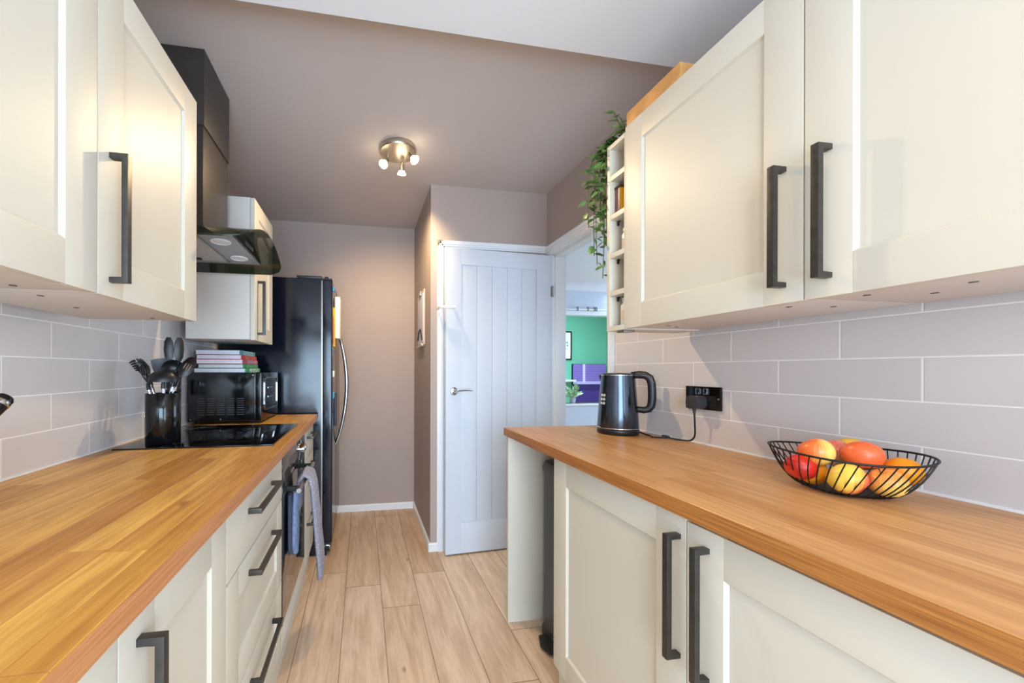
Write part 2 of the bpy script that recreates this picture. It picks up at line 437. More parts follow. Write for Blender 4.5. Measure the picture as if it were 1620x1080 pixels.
sbox('floor', M['floor'], XL - 0.12, GX1 + 0.1, YW - 0.12, GY1 + 0.1, -0.06, 0.0)
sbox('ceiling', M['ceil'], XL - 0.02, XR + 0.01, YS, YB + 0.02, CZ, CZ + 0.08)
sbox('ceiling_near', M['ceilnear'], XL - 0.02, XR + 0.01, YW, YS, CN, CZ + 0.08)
sbox('wall_left', M['taupe'], XL - 0.12, XL - 0.006, YW - 0.1, YB + 0.1, 0, CZ + 0.08)
sbox('wall_back', M['taupe'], XL - 0.006, 0.445, YB, YB + 0.1, 0, CZ + 0.08)
sbox('wall_partition', M['taupe'], 0.445, XD, YP, YB + 0.1, 0, CZ + 0.08)
b = bm()
box(b, XR + 0.007, XD, YW - 0.1, -1.82, 0, CZ + 0.08); box(b, XR + 0.007, XD, -0.78, OY0 - 0.02, 0, CZ + 0.08); box(b, XR + 0.007, XD, -1.82, -0.78, 2.08, CZ + 0.08); box(b, XR + 0.007, XD, OY1 + 0.02, YP, 0, CZ + 0.08); box(b, XR + 0.007, XD, OY0 - 0.02, OY1 + 0.02, OZ + 0.02, CZ + 0.08)
struct('wall_right', b, M['taupe'])
sbox('trim_1', M['tileL'], XL - 0.006, XL, -0.9, 2.47, 0.929, 1.72)
sbox('trim_2', M['tileR'], XR, XR + 0.007, -0.72, 1.733, 0.929, 1.42)
# skirting boards
b = bm(); prism(b, [(YB, 0), (YB - 0.014, 0), (YB - 0.014, 0.046), (YB - 0.009, 0.055), (YB, 0.055)], 'x', -0.26, 0.445); struct('baseboard_back', b, M['white'])
b = bm(); prism(b, [(0.445, 0), (0.431, 0), (0.431, 0.046), (0.436, 0.055), (0.445, 0.055)], 'y', YP, YB - 0.014)
prism(b, [(YP, 0), (YP - 0.014, 0), (YP - 0.014, 0.046), (YP - 0.009, 0.055), (YP, 0.055)], 'x', 0.431, 0.492); struct('baseboard_partition', b, M['white'])
# door frames: architrave on the partition, architrave and lining of the doorway in the right wall
def archit(b, pts_out, axis, face, dirn):
    pass
b = bm()
for d0, d1, th in ((0.0, 0.05, 0.012), (0.006, 0.040, 0.018), (0.012, 0.028, 0.023)):
    box(b, 0.488 + d0, 0.488 + d1, YP - th, YP, 0, 2.075 - d0, 0.002)
    box(b, 0.488 + d0, XR - 0.001, YP - th, YP, 2.075 - d1, 2.075 - d0, 0.002)
box(b, 0.538, 0.56, YP - 0.004, YP, 0, 2.03)
struct('trim_3', b, M['white'], smooth=30)
b = bm()
for d0, d1, th in ((0.0, 0.062, 0.012), (0.006, 0.048, 0.019), (0.012, 0.034, 0.025)):
    box(b, XR + 0.007 - th, XR + 0.007, OY0 - 0.05 + d0 * 0.8, OY0 - 0.05 + d1 * 0.8, 0.0, 2.072 - d0, 0.002)
    box(b, XR + 0.007 - th, XR + 0.007, OY0 - 0.05 + d0, YP - 0.001, 2.072 - d1, 2.072 - d0, 0.002)
struct('trim_4', b, M['white'], smooth=30)
b = bm()
box(b, XR + 0.002, XD + 0.004, OY1, OY1 + 0.02, 0, OZ, 0.002); box(b, XR + 0.002, XD + 0.004, OY0 - 0.02, OY0, 0, OZ, 0.002); box(b, XR + 0.002, XD + 0.004, OY0 - 0.02, OY1 + 0.02, OZ, OZ + 0.02, 0.002)
box(b, XR + 0.045, XR + 0.085, OY1 - 0.012, OY1, 0, OZ, 0.002); box(b, XR + 0.045, XR + 0.085, OY0, OY1, OZ - 0.012, OZ, 0.002)
struct('trim_5', b, M['white'], smooth=30)

# the wall behind the camera with its window (frame, sill, panes)
b = bm()
WX0, WX1, WZ0, WZ1 = -0.78, 0.68, 0.10, 2.15
box(b, XL - 0.12, WX0, YW - 0.1, YW, 0, CZ); box(b, WX1, XR + 0.13, YW - 0.1, YW, 0, CZ); box(b, WX0, WX1, YW - 0.1, YW, 0, WZ0); box(b, WX0, WX1, YW - 0.1, YW, WZ1, CZ)
struct('wall_rear', b, M['taupe'])
b = bm()
for x0, x1, z0, z1 in ((WX0, WX1, WZ0, WZ0 + 0.06), (WX0, WX1, WZ1 - 0.06, WZ1), (WX0, WX0 + 0.06, WZ0, WZ1), (WX1 - 0.06, WX1, WZ0, WZ1), (-0.08, -0.02, WZ0, WZ1)):
    box(b, x0, x1, YW - 0.08, YW - 0.02, z0, z1, 0.004)
wf = struct('window_1', b, M['white'], smooth=40)

b = bm()
for ya, yb, za, zb in ((-1.82, -1.74, 0, 2.08), (-0.86, -0.78, 0, 2.08), (-1.74, -0.86, 0, 0.08), (-1.74, -0.86, 2.0, 2.08)): box(b, XR + 0.03, XR + 0.08, ya, yb, za, zb, 0.004)
struct('added_side_door', b, M['white'], smooth=40)  # unseen door frame, added to go with the side fill lamp

# dining room and the green room beyond, seen through the doorway
b = bm(); box(b, XD, GX1, DY0, DY1, CZ, CZ + 0.08); struct('ceiling_dining', b, M['ceilnear'])
b = bm(); box(b, GX0 - 0.1, GX1 + 0.1, DY1 + 0.12, GY1 + 0.1, CZ, CZ + 0.08); struct('ceiling_garden', b, M['ceilnear'])
b = bm()
AX0, AX1, AZ0, AZ1 = 2.2, 4.5, 0.735, 2.0
box(b, XD, AX0, DY1, DY1 + 0.12, 0, CZ); box(b, AX1, GX1, DY1, DY1 + 0.12, 0, CZ); box(b, AX0, AX1, DY1, DY1 + 0.12, AZ1, CZ); box(b, AX0, AX1, DY1, DY1 + 0.12, 0, AZ0)
struct('wall_dining', b, M['dinwall'])
b = bm(); box(b, XD, XD + 0.02, YB + 0.1, DY1, 0, CZ); box(b, XD, XD + 0.02, YP, YB + 0.12, 0, CZ); struct('wall_dining_left', b, M['dinwall'])
b = bm(); box(b, DX1, DX1 + 0.1, DY0, DY1, 0, 0.6); box(b, DX1, DX1 + 0.1, DY0, DY1, 2.35, CZ); box(b, DX1, DX1 + 0.1, DY0, 1.2, 0.6, 2.35); box(b, DX1, DX1 + 0.1, 4.0, DY1, 0.6, 2.35); struct('wall_dining_right', b, M['dinwall'])
sbox('wall_dining_front', M['dinwall'], XD, DX1, DY0 - 0.1, DY0, 0, CZ)
sbox('wall_garden_back', M['green'], GX0 - 0.1, GX1, GY1, GY1 + 0.1, 0, CZ)
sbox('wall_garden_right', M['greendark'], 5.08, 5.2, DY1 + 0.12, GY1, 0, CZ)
sbox('wall_garden_left', M['green'], GX0 - 0.1, GX0, DY1 + 0.12, GY1, 0, CZ)
b = bm()
prism(b, [(DY1, CZ), (DY1 - 0.10, CZ), (DY1 - 0.10, CZ - 0.015)] + [(DY1 - 0.10 + 0.085 * math.sin(a), CZ - 0.10 + 0.085 * math.cos(a)) for a in [math.radians(k) for k in (15, 35, 55, 75)]] + [(DY1 - 0.012, CZ - 0.10), (DY1, CZ - 0.10)], 'x', XD + 0.02, DX1)
struct('trim_6', b, M['ceilnear'], smooth=30)
b = bm(); box(b, AX0 - 0.03, AX1 + 0.03, DY1 - 0.03, DY1 + 0.13, AZ0 - 0.03, AZ0, 0.004); struct('trim_7', b, M['white'], smooth=40)
b = bm(); box(b, AX0 - 0.06, AX1 + 0.06, DY1 - 0.014, DY1, AZ1, AZ1 + 0.06, 0.003); struct('trim_8', b, M['white'], smooth=40)

# ------------------------------------------------------------------ the panelled door, standing open against the partition
HX, HY = 1.292, 2.424; EX, EY = 0.528, 2.372
dv = Vector((EX - HX, EY - HY, 0)); DW = dv.length; dd = dv.normalized()      # from hinge to latch
nrm = Vector((dd.y, -dd.x, 0));  nrm = nrm if nrm.y < 0 else -nrm                # towards the camera
dm = Matrix(((dd.x, -nrm.x, 0, HX), (dd.y, -nrm.y, 0, HY), (0, 0, 1, 0.012), (0, 0, 0, 1)))  # local: x along the leaf, y into its thickness, z up
DH = 1.988; T = 0.036
b = bm()
sl, rl, rb = 0.118, 0.105, 0.20
x0, x1 = sl, DW - 0.105; z0, z1 = rb, DH - rl
box(b, 0, x0, 0, T, 0, DH, 0.0015); box(b, x1, DW, 0, T, 0, DH, 0.0015); box(b, x0, x1, 0, T, 0, z0, 0.0008); box(b, x0, x1, 0, T, z1, DH, 0.0008)
nb = 5
for i in range(nb):
    a = x0 + (x1 - x0) * i / nb; c = x0 + (x1 - x0) * (i + 1) / nb
    box(b, a + 0.0006, c - 0.0006, 0.005, T - 0.003, z0, z1, 0.0035)
box(b, x0, x1, 0.011, T - 0.004, z0, z1)
bmesh.ops.transform(b, matrix=dm, verts=b.verts)
door = obj('door_1', b, M['doorwhite'], None, smooth=30); door['kind'] = 'structure'
b = bm()
hz = 1.058
lathe(b, (DW - 0.055, -0.0, hz), [(0.026, 0.0), (0.026, 0.006), (0.022, 0.009), (0.010, 0.0095)], 28, axis=(0, -1, 0))
lathe(b, (DW - 0.055, -0.008, hz), [(0.009, 0), (0.009, 0.042), (0.006, 0.046)], 18, axis=(0, -1, 0))
tube(b, [(DW - 0.055, -0.043, hz), (DW - 0.075, -0.047, hz + 0.003), (DW - 0.10, -0.048, hz + 0.006), (DW - 0.14, -0.047, hz + 0.006), (DW - 0.168, -0.043, hz + 0.002)], [0.009, 0.0085, 0.0075, 0.007, 0.004], 12, flat=0.6)
bmesh.ops.transform(b, matrix=dm, verts=b.verts)
obj('lever_handle', b, M['chrome'], door)
for zc in (1.74, 0.25):
    b = bm(); tube(b, [(-0.004, -0.003, zc - 0.038), (-0.004, -0.003, zc + 0.038)], 0.0055, 12); box(b, -0.002, 0.012, -0.001, 0.002, zc - 0.036, zc + 0.036)
    bmesh.ops.transform(b, matrix=dm, verts=b.verts); obj('hinge', b, M['steel'], door)
# white latch clip bridging the frame and the door
b = bm(); box(b, 0.478, 0.585, 2.330, 2.345, 1.602, 1.618, 0.004); box(b, 0.478, 0.492, 2.335, 2.445, 1.602, 1.618, 0.004); box(b, 0.571, 0.585, 2.340, 2.371, 1.602, 1.618, 0.004)
top(obj('door_clip', b, M['white']), 'small white plastic clip hooked from the door frame over the white panelled door edge', 'clip')

# ------------------------------------------------------------------ kitchen units
def shaker(name, parent, side, xf, y0, y1, z0, z1, fw=0.08, flat=False, mat=None, fz=None):
    """a framed front: stiles, rails and a sunk panel; side is +1 when it faces +X"""
    t = 0.02; b = bm(); g = 0.0015; fz = fz or fw
    y0 += g; y1 -= g; z0 += g; z1 -= g
    def bx(a, c, ya, yb, za, zb, bev): box(b, min(xf - side * a, xf - side * c), max(xf - side * a, xf - side * c), ya, yb, za, zb, bev)
    if flat: bx(0, t, y0, y1, z0, z1, 0.0015)
    else:
        bx(0, t, y0, y0 + fw, z0, z1, 0.0014); bx(0, t, y1 - fw, y1, z0, z1, 0.0014)
        bx(0, t, y0 + fw, y1 - fw, z0, z0 + fz, 0.0012); bx(0, t, y0 + fw, y1 - fw, z1 - fz, z1, 0.0012)
        bx(0.007, t - 0.002, y0 + fw - 0.004, y1 - fw + 0.004, z0 + fz - 0.004, z1 - fz + 0.004, 0)
        # the bevelled shoulder between frame and panel
        c = 0.006
        for (ya, za, yb, zb, ny, nz) in ((y0 + fw, z0 + fz, y0 + fw, z1 - fz, 1, 0), (y1 - fw, z0 + fz, y1 - fw, z1 - fz, -1, 0), (y0 + fw, z0 + fz, y1 - fw, z0 + fz, 0, 1), (y0 + fw, z1 - fz, y1 - fw, z1 - fz, 0, -1)):
            A = [(xf - side * 0.0012, ya, za), (xf - side * 0.0012, yb, zb)]
            Bq = [(xf - side * 0.0072, ya + ny * c + (0 if ny else c), za + nz * c + (0 if nz else c)), (xf - side * 0.0072, yb + ny * c - (0 if ny else c), zb + nz * c - (0 if nz else c))]
            q = [b.verts.new(p) for p in (A[0], A[1], Bq[1], Bq[0])]; b.faces.new(q)
    return obj(name, b, mat or M['cream'], parent, smooth=30)

def handle(parent, side, xf, axis, y, z, L=0.268, proj=0.035, w=0.014, th=0.011):
    """a square D bar handle: bar and two square feet in one piece"""
    b = bm()
    h = L / 2
    prof = [(-h, 0), (-h, proj), (h, proj), (h, 0), (h - th, 0), (h - th, proj - th), (-h + th, proj - th), (-h + th, 0)]
    if axis == 'z': prism(b, [(xf + side * p[1], z + p[0]) for p in prof], 'y', y - w / 2, y + w / 2, 0.0008)
    else: prism(b, [(xf + side * p[1], y + p[0]) for p in prof], 'z', z - w / 2, z + w / 2, 0.0008)
    return obj('handle', b, M['gun'], parent, smooth=30)

def carcass(parent, x0, x1, y0, y1, z0, z1, mat=None):
    b = bm(); box(b, x0, x1, y0, y1, z0, z1, 0.001); return obj('carcass', b, mat or M['carcass'], parent, smooth=30)

def screw_caps(parent, pts, z):
    for x, y in pts:
        b = bm(); lathe(b, (x, y, z), [(0.0055, 0.0), (0.0055, -0.0012), (0.001, -0.0014)], 14); obj('screw_cap', b, M['gun'], parent)

LF, RF = -0.517, 0.925       # faces of the wall cabinets
CB, CT = 1.354, 2.046
g_wl = 'cream wall cabinets on the left'
def wall_unit(side, xf, xb, y0, y1, z0, z1, label, hy, group, caps, hz=None, fw=0.08):
    t = thing('wall_cabinet', ((xf + xb) / 2, (y0 + y1) / 2, z0), label, 'cabinet', group)
    xi = xf - side * 0.0215
    carcass(t, min(xi, xb), max(xi, xb), y0 + 0.0008, y1 - 0.0008, z0 + 0.004, z1)
    d = shaker('door', t, side, xf, y0, y1, z0, z1, fw)
    handle(d, side, xf, 'z', hy, hz if hz else z0 + 0.165)
    screw_caps(t, caps, z0 + 0.004)
    return t
wall_unit(1, LF, -0.822, 0.390, 0.838, CB, CT, 'cream wall cabinet on the left nearest the camera, cut by the photo edge', 0.43, g_wl, [(-0.60, 0.70), (-0.63, 0.80)])
wall_unit(1, LF, -0.822, 0.838, 1.286, CB, CT, 'cream shaker wall cabinet on the left, beside the black hood chimney', 0.878, g_wl, [(-0.66, 0.90), (-0.70, 1.06), (-0.62, 1.24)])
wall_unit(1, LF, -0.822, 1.925, 2.292, 1.348, 2.036, 'narrow cream wall cabinet behind the cooker hood, above the microwave', 1.985, g_wl, [], fw=0.075)
b = bm(); box(b, XL, -0.822, 0.42, 1.25, 1.88, 1.98); box(b, XL, -0.822, 1.95, 2.26, 1.88, 1.98)
struct('trim_9', b, M['carcass'])
g_wr = 'cream wall cabinets on the right'
RT = 2.076
wall_unit(-1, RF, 1.235, 0.657, 1.212, CB, RT, 'cream wall cabinet on the right, next to the open spice shelves', 0.697, g_wr, [(1.0, 0.74), (1.02, 1.12), (1.10, 0.72), (1.08, 1.15)], hz=1.524)
wall_unit(-1, RF, 1.235, 0.100, 0.657, CB, RT, 'large cream wall cabinet at the right edge of the photo, above the fruit bowl', 0.614, g_wr, [(1.0, 0.60), (1.03, 0.48), (1.10, 0.56), (1.06, 0.42)], hz=1.526)
b = bm(); box(b, 1.235, XR + 0.007, 0.15, 1.18, 1.90, 2.0); struct('trim_10', b, M['carcass'])

# open spice shelf unit at the end of the run
t = thing('spice_shelf_unit', (1.08, 1.262, CB), 'narrow cream open shelf unit at the far end of the right wall cabinets', 'shelf')
y0, y1 = 1.2125, 1.312; p = 0.016
b = bm(); box(b, RF, 1.235, y0, y0 + 0.003, CB, 2.060, 0.0005); box(b, RF, 1.235, y1 - p, y1, CB, 2.060, 0.0008); box(b, RF, 1.235, y0 + 0.003, y1 - p, 2.044, 2.060, 0.0008); box(b, RF, 1.235, y0 + 0.003, y1 - p, CB, CB + 0.018, 0.0008); box(b, 1.225, 1.235, y0 + 0.003, y1 - p, CB + 0.018, 2.044)
obj('carcass', b, M['cream'], t, smooth=30)
SZ = (1.504, 1.647, 1.793, 1.941)
for z in SZ:
    b = bm(); box(b, RF + 0.001, 1.224, y0 + 0.0035, y1 - p, z - 0.018, z, 0.0008); sh = obj('shelf', b, M['cream'], t, smooth=30)
for z in SZ[:3]:
    b = bm(); tube(b, [(0.958, y1 - p, z - 0.022), (0.958, y1 - p - 0.010, z - 0.022)], 0.004, 10); box(b, 0.955, 0.961, y1 - p - 0.008, y1 - p, z - 0.036, z - 0.022, 0.001); obj('shelf_peg', b, M['black'], t)
b = bm(); box(b, 0.94, 0.985, 1.235, 1.275, CB - 0.008, CB, 0.002); obj('cable_clip', b, M['steel'], t)

# base units, left
BL = -0.305; BZ0, BZ1 = 0.135, 0.885; gl = 'cream base units on the left'
t = thing('base_unit', (-0.6, 0.33, 0.1), 'cream base unit at the bottom left corner, nearest the camera', 'cabinet', gl)
carcass(t, -0.86, BL - 0.0215, 0.134, 0.5322, 0.12, 0.888); d = shaker('door', t, 1, BL, 0.133, 0.533, BZ0, BZ1, 0.084); handle(d, 1, BL, 'z', 0.175, 0.70)
t = thing('base_unit', (-0.6, 0.72, 0.1), 'cream base unit with upright bar handle, left of the drawers in the foreground', 'cabinet', gl)
carcass(t, -0.86, BL - 0.0215, 0.534, 0.9172, 0.12, 0.888); d = shaker('door', t, 1, BL, 0.533, 0.918, BZ0, BZ1, 0.084); handle(d, 1, BL, 'z', 0.578, 0.702)
t = thing('drawer_unit', (-0.6, 1.21, 0.1), 'cream three-drawer unit between the foreground door and the oven', 'cabinet', gl)
carcass(t, -0.86, BL - 0.0215, 0.919, 1.5082, 0.12, 0.888)
DZ = [(0.712, 0.885), (0.404, 0.710), (0.135, 0.402)]
d = shaker('drawer', t, 1, BL, 0.918, 1.509, *DZ[0], flat=True); handle(d, 1, BL, 'y', 1.213, 0.822)
d = shaker('drawer', t, 1, BL, 0.918, 1.509, *DZ[1], 0.084, fz=0.075); handle(d, 1, BL, 'y', 1.218, 0.652)
d = shaker('drawer', t, 1, BL, 0.918, 1.509, *DZ[2], 0.084, fz=0.075); handle(d, 1, BL, 'y', 1.232, 0.342)
t = thing('drawer_unit', (-0.6, 2.25, 0.1), 'narrow cream drawer unit between the oven and the black fridge', 'cabinet', gl)
carcass(t, -0.86, BL - 0.0215, 2.068, 2.429, 0.12, 0.888)
for (za, zb), hzz in zip(DZ, (0.83, 0.657, 0.35)):
    d = shaker('drawer', t, 1, BL, 2.067, 2.430, za, zb, flat=True); handle(d, 1, BL, 'y', 2.245, hzz, L=0.18)
t = thing('oven_housing', (-0.6, 1.79, 0.1), 'cream filler panel and housing under the built-in oven', 'cabinet')
b = bm(); box(b, -0.86, -0.85, 1.511, 2.065, 0.12, 0.888); box(b, -0.86, BL - 0.02, 1.5095, 1.5125, 0.12, 0.888); box(b, -0.86, BL - 0.02, 2.0635, 2.0665, 0.12, 0.888); obj('carcass', b, M['carcass'], t)
b = bm(); box(b, BL - 0.02, BL, 1.5105, 2.0655, 0.135, 0.214, 0.0014); obj('filler_panel', b, M['cream'], t)
b = bm(); box(b, -0.345, -0.327, -0.2, 2.43, 0.0, 0.119, 0.001); top(obj('plinth', b, M['cream']), 'long cream plinth under the left base units and oven', 'plinth')

# built-in oven
t = thing('built_in_oven', (-0.58, 1.788, 0.215), 'built-in black glass oven under the hob on the left', 'oven')
b = bm(); box(b, -0.845, BL - 0.012, 1.516, 2.060, 0.222, 0.872); obj('body', b, M['blackmatt'], t)
b = bm(); box(b, BL - 0.012, BL + 0.001, 1.513, 2.063, 0.757, 0.872, 0.0015); cp = obj('control_panel', b, M['ovenglass'], t, smooth=30)
for y in (1.95, 2.0):
    b = bm(); lathe(b, (BL + 0.001, y, 0.812), [(0.0, 0), (0.019, 0.0), (0.019, 0.004), (0.016, 0.018), (0.0, 0.019)], 24, axis=(1, 0, 0), caps=False); obj('knob', b, M['chrome'], cp)
b = bm(); box(b, BL + 0.001, BL + 0.0016, 1.66, 1.86, 0.79, 0.832); obj('display', b, M['blackgloss'], cp)
b = bm(); box(b, BL - 0.012, BL + 0.001, 1.513, 2.063, 0.219, 0.753, 0.0015); dr = obj('door', b, M['ovenglass'], t, smooth=30)
for ya in (1.513, 2.057):
    b = bm(); box(b, BL + 0.0005, BL + 0.002, ya, ya + 0.006, 0.219, 0.872); obj('edge_strip', b, M['gun'], dr)
b = bm(); tube(b, [(-0.252, 1.565, 0.722), (-0.252, 2.012, 0.722)], 0.0095, 18); obj('handle_bar', b, M['steel'], dr)
for y in (1.60, 1.98):
    b = bm(); box(b, BL, -0.250, y - 0.009, y + 0.009, 0.713, 0.731, 0.002); obj('handle_post', b, M['blackmatt'], dr)

# worktops
def shaded_edgewood(name, a, c_):  # grained oak, darkened to paint in the shade of the front edge
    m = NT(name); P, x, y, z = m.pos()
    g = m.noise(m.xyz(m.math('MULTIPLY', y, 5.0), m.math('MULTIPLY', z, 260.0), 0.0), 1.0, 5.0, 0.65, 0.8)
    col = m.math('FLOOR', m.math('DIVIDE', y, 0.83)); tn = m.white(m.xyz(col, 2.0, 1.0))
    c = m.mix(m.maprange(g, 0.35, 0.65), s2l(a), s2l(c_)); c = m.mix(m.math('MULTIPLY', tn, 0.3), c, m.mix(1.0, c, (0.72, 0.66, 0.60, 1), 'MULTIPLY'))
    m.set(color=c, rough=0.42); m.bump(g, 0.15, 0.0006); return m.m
def worktop(name, x0, x1, y0, y1, mat, label, xe, side, emat):
    t = thing(name, ((x0 + x1) / 2, (y0 + y1) / 2, 0.8895), label, 'worktop')
    b = bm(); box(b, x0, x1, y0, y1, 0.8895, 0.9275, 0.0025, 3); obj('top', b, mat, t, smooth=40)
    b = bm(); box(b, min(xe, xe + side * 0.0012), max(xe, xe + side * 0.0012), y0 + 0.001, y1 - 0.0015, 0.8905, 0.9255, 0.0004); obj('front_edge_shade_strip', b, emat, t, smooth=40, label='front edge strip with its shade painted in as darker brown')
worktop('worktop', XL + 0.0005, -0.283, -0.35, 2.456, M['wtleft'], 'long golden oak worktop on the left, holding the hob and microwave', -0.2832, 1, shaded_edgewood('left_edge_oak_shaded', (176, 112, 66), (204, 142, 92)))
worktop('worktop', 0.678, XR - 0.0005, -0.35, 1.745, M['wtright'], 'honey oak worktop on the right, under the kettle and fruit bowl', 0.6782, -1, shaded_edgewood('right_edge_oak_shaded', (150, 90, 36), (190, 126, 62)))
b = bm(); box(b, XL, XL + 0.005, -0.35, 2.45, 0.9275, 0.9325, 0.001); struct('trim_11', b, M['white'])
b = bm(); box(b, XR - 0.005, XR, -0.35, 1.733, 0.9275, 0.9335, 0.001); struct('trim_12', b, M['white'])

# base units, right
BR = 0.695; gr = 'cream base units on the right'
t = thing('base_unit', (0.97, 1.0, 0.1), 'cream base unit on the right beside the bin alcove, bar handle on its right', 'cabinet', gr)
carcass(t, BR + 0.0215, 1.255, 0.714, 1.289, 0.105, 0.888); d = shaker('door', t, -1, BR, 0.713, 1.290, 0.125, 0.886, 0.084); handle(d, -1, BR, 'z', 0.734, 0.706, L=0.275)
t = thing('base_unit', (0.97, 0.42, 0.1), 'cream base unit at the bottom right corner, under the fruit bowl end', 'cabinet', gr)
carcass(t, BR + 0.0215, 1.255, 0.134, 0.712, 0.105, 0.888); d = shaker('door', t, -1, BR, 0.133, 0.713, 0.125, 0.880, 0.084); handle(d, -1, BR, 'z', 0.664, 0.706, L=0.275)
b = bm(); box(b, BR + 0.022, BR + 0.04, 0.10, 1.289, 0.0, 0.104, 0.001); top(obj('plinth', b, M['cream']), 'cream plinth under the right base units', 'plinth')
b = bm(); box(b, 0.686, 1.262, 1.706, 1.724, 0.0, 0.889, 0.001); top(obj('end_panel', b, M['cream']), 'tall cream end panel standing under the far end of the right worktop', 'panel')

# ------------------------------------------------------------------ hood
t = thing('cooker_hood', (-0.68, 1.66, 1.70), 'black chimney cooker hood with curved smoked glass canopy', 'cooker hood')
b = bm(); box(b, -0.880, -0.607, 1.573, 1.849, 2.15, CZ - 0.001, 0.0015); obj('chimney', b, M['chimney'], t, smooth=30)
b = bm(); box(b, -0.880, -0.612, 1.578, 1.844, 1.747, 2.15, 0.001); obj('lower_chimney', b, M['chimney'], t, smooth=30)
def canopy_z(y, yc=1.628, hw=0.262): return 1.753 - 0.090 * abs((y - yc) / hw) ** 2.2
b = bm(); box(b, -0.880, -0.470, 1.425, 1.842, 1.690, 1.694, 0.001); box(b, -0.880, -0.474, 1.47, 1.79, 1.694, 1.709, 0.001); box(b, -0.880, -0.600, 1.575, 1.72, 1.709, 1.742); body = obj('body', b, M['hoodgrey'], t, smooth=30)
b = bm(); ys_ = [1.430 + 0.408 * k / 16 for k in range(17)]
prism(b, [(y, 1.6945) for y in ys_] + [(y, max(1.6955, canopy_z(y) - 0.0075)) for y in reversed(ys_)], 'x', -0.472, -0.464); fa = obj('fascia', b, M['blackgloss'], t, smooth=30)
b = bm()
for k in range(5): box(b, -0.4642, -0.4620, 1.60 + k * 0.022, 1.616 + k * 0.022, 1.708, 1.722, 0.0008)
obj('control_buttons', b, M['steel'], fa)
b = bm(); box(b, -0.845, -0.595, 1.475, 1.80, 1.6865, 1.690, 0.001); fl = obj('grease_filter', b, M['filter'], body)
b = bm()
for x0, x1, ya, yb in ((-0.85, -0.59, 1.470, 1.478), (-0.85, -0.59, 1.797, 1.805), (-0.598, -0.590, 1.470, 1.805), (-0.85, -0.842, 1.47, 1.805)): box(b, x0, x1, ya, yb, 1.6855, 1.690, 0.0008)
obj('filter_frame', b, M['steel'], body)
b = bm(); box(b, -0.76, -0.69, 1.755, 1.775, 1.682, 1.6875, 0.002); obj('filter_catch', b, M['blackmatt'], body)
for y in (1.53, 1.745):
    b = bm(); lathe(b, (-0.532, y, 1.690), [(0.036, 0), (0.036, -0.003), (0.031, -0.004), (0.0305, -0.0025), (0.0, -0.0025)], 28, caps=False); li = obj('lamp', b, M['frost'], body)
# curved glass: arched over its width, front corners rounded
b = bm(); NY, NX = 36, 14; yc, hw = 1.628, 0.262
grid = []
for i in range(NY + 1):
    s = -1 + 2 * i / NY; y = yc + hw * s
    z = 1.753 - 0.090 * abs(s) ** 2.2
    corner = 0.0
    if abs(s) > 0.80: corner = 0.055 * (1 - math.sqrt(max(0, 1 - ((abs(s) - 0.80) / 0.20) ** 2)))
    xf_ = -0.378 - corner - (0.030 * max(0, -s) ** 2)
    grid.append([(-0.878 + (xf_ + 0.878) * j / NX, y, z) for j in range(NX + 1)])
V1 = [[b.verts.new(p) for p in r] for r in grid]; V2 = [[b.verts.new((p[0], p[1], p[2] - 0.006)) for p in r] for r in grid]
for i in range(NY):
    for j in range(NX):
        b.faces.new((V1[i][j], V1[i + 1][j], V1[i + 1][j + 1], V1[i][j + 1])); b.faces.new((V2[i][j], V2[i][j + 1], V2[i + 1][j + 1], V2[i + 1][j]))
for i in range(NY):
    b.faces.new((V1[i][0], V2[i][0], V2[i + 1][0], V1[i + 1][0])); b.faces.new((V1[i][NX], V1[i + 1][NX], V2[i + 1][NX], V2[i][NX]))
for j in range(NX):
    b.faces.new((V1[0][j], V1[0][j + 1], V2[0][j + 1], V2[0][j])); b.faces.new((V1[NY][j], V2[NY][j], V2[NY][j + 1], V1[NY][j + 1]))
obj('glass_canopy', b, M['hoodglass'], t, smooth=50, label='smoked glass canopy')

# ------------------------------------------------------------------ hob, pot and utensils
t = thing('induction_hob', (-0.587, 1.72, 0.9275), 'black glass hob set in the left worktop, reflecting the microwave', 'hob')
b = bm(); box(b, -0.850, -0.325, 1.447, 1.994, 0.9276, 0.9325, 0.001); hg = obj('glass', b, M['hobglass'], t, smooth=30)
for x, y, r in ((-0.72, 1.60, 0.09), (-0.72, 1.86, 0.075), (-0.46, 1.60, 0.075), (-0.46, 1.86, 0.09)):
    b = bm(); lathe(b, (x, y, 0.93251), [(r, 0), (r, 0.00012), (r - 0.0015, 0.00012), (r - 0.0015, 0)], 48, caps=False); obj('cooking_zone_ring', b, M['gun'], hg)

PC = Vector((-0.735, 1.545, 0.9326)); PR = 0.056; PZ = 1.118
t = thing('utensil_pot', PC, 'shiny black cylindrical utensil pot standing on the hob corner', 'utensil pot')
b = bm(); lathe(b, PC, [(PR - 0.002, 0), (PR, 0.002), (PR, PZ - PC.z - 0.001), (PR - 0.001, PZ - PC.z), (PR - 0.003, PZ - PC.z), (PR - 0.0035, 0.006), (0.001, 0.005)], 48); obj('cylinder', b, M['blackgloss'], t, smooth=50)
b = bm(); box(b, -0.004, 0.004, -PR - 0.0006, -PR + 0.001, 0.10, 0.106); box(b, -0.004, 0.001, -PR - 0.0006, -PR + 0.001, 0.112, 0.118)
bmesh.ops.transform(b, matrix=Matrix.Translation(PC) @ Matrix.Rotation(math.radians(-62), 4, 'Z'), verts=b.verts); obj('emblem', b, M['steel'], t)

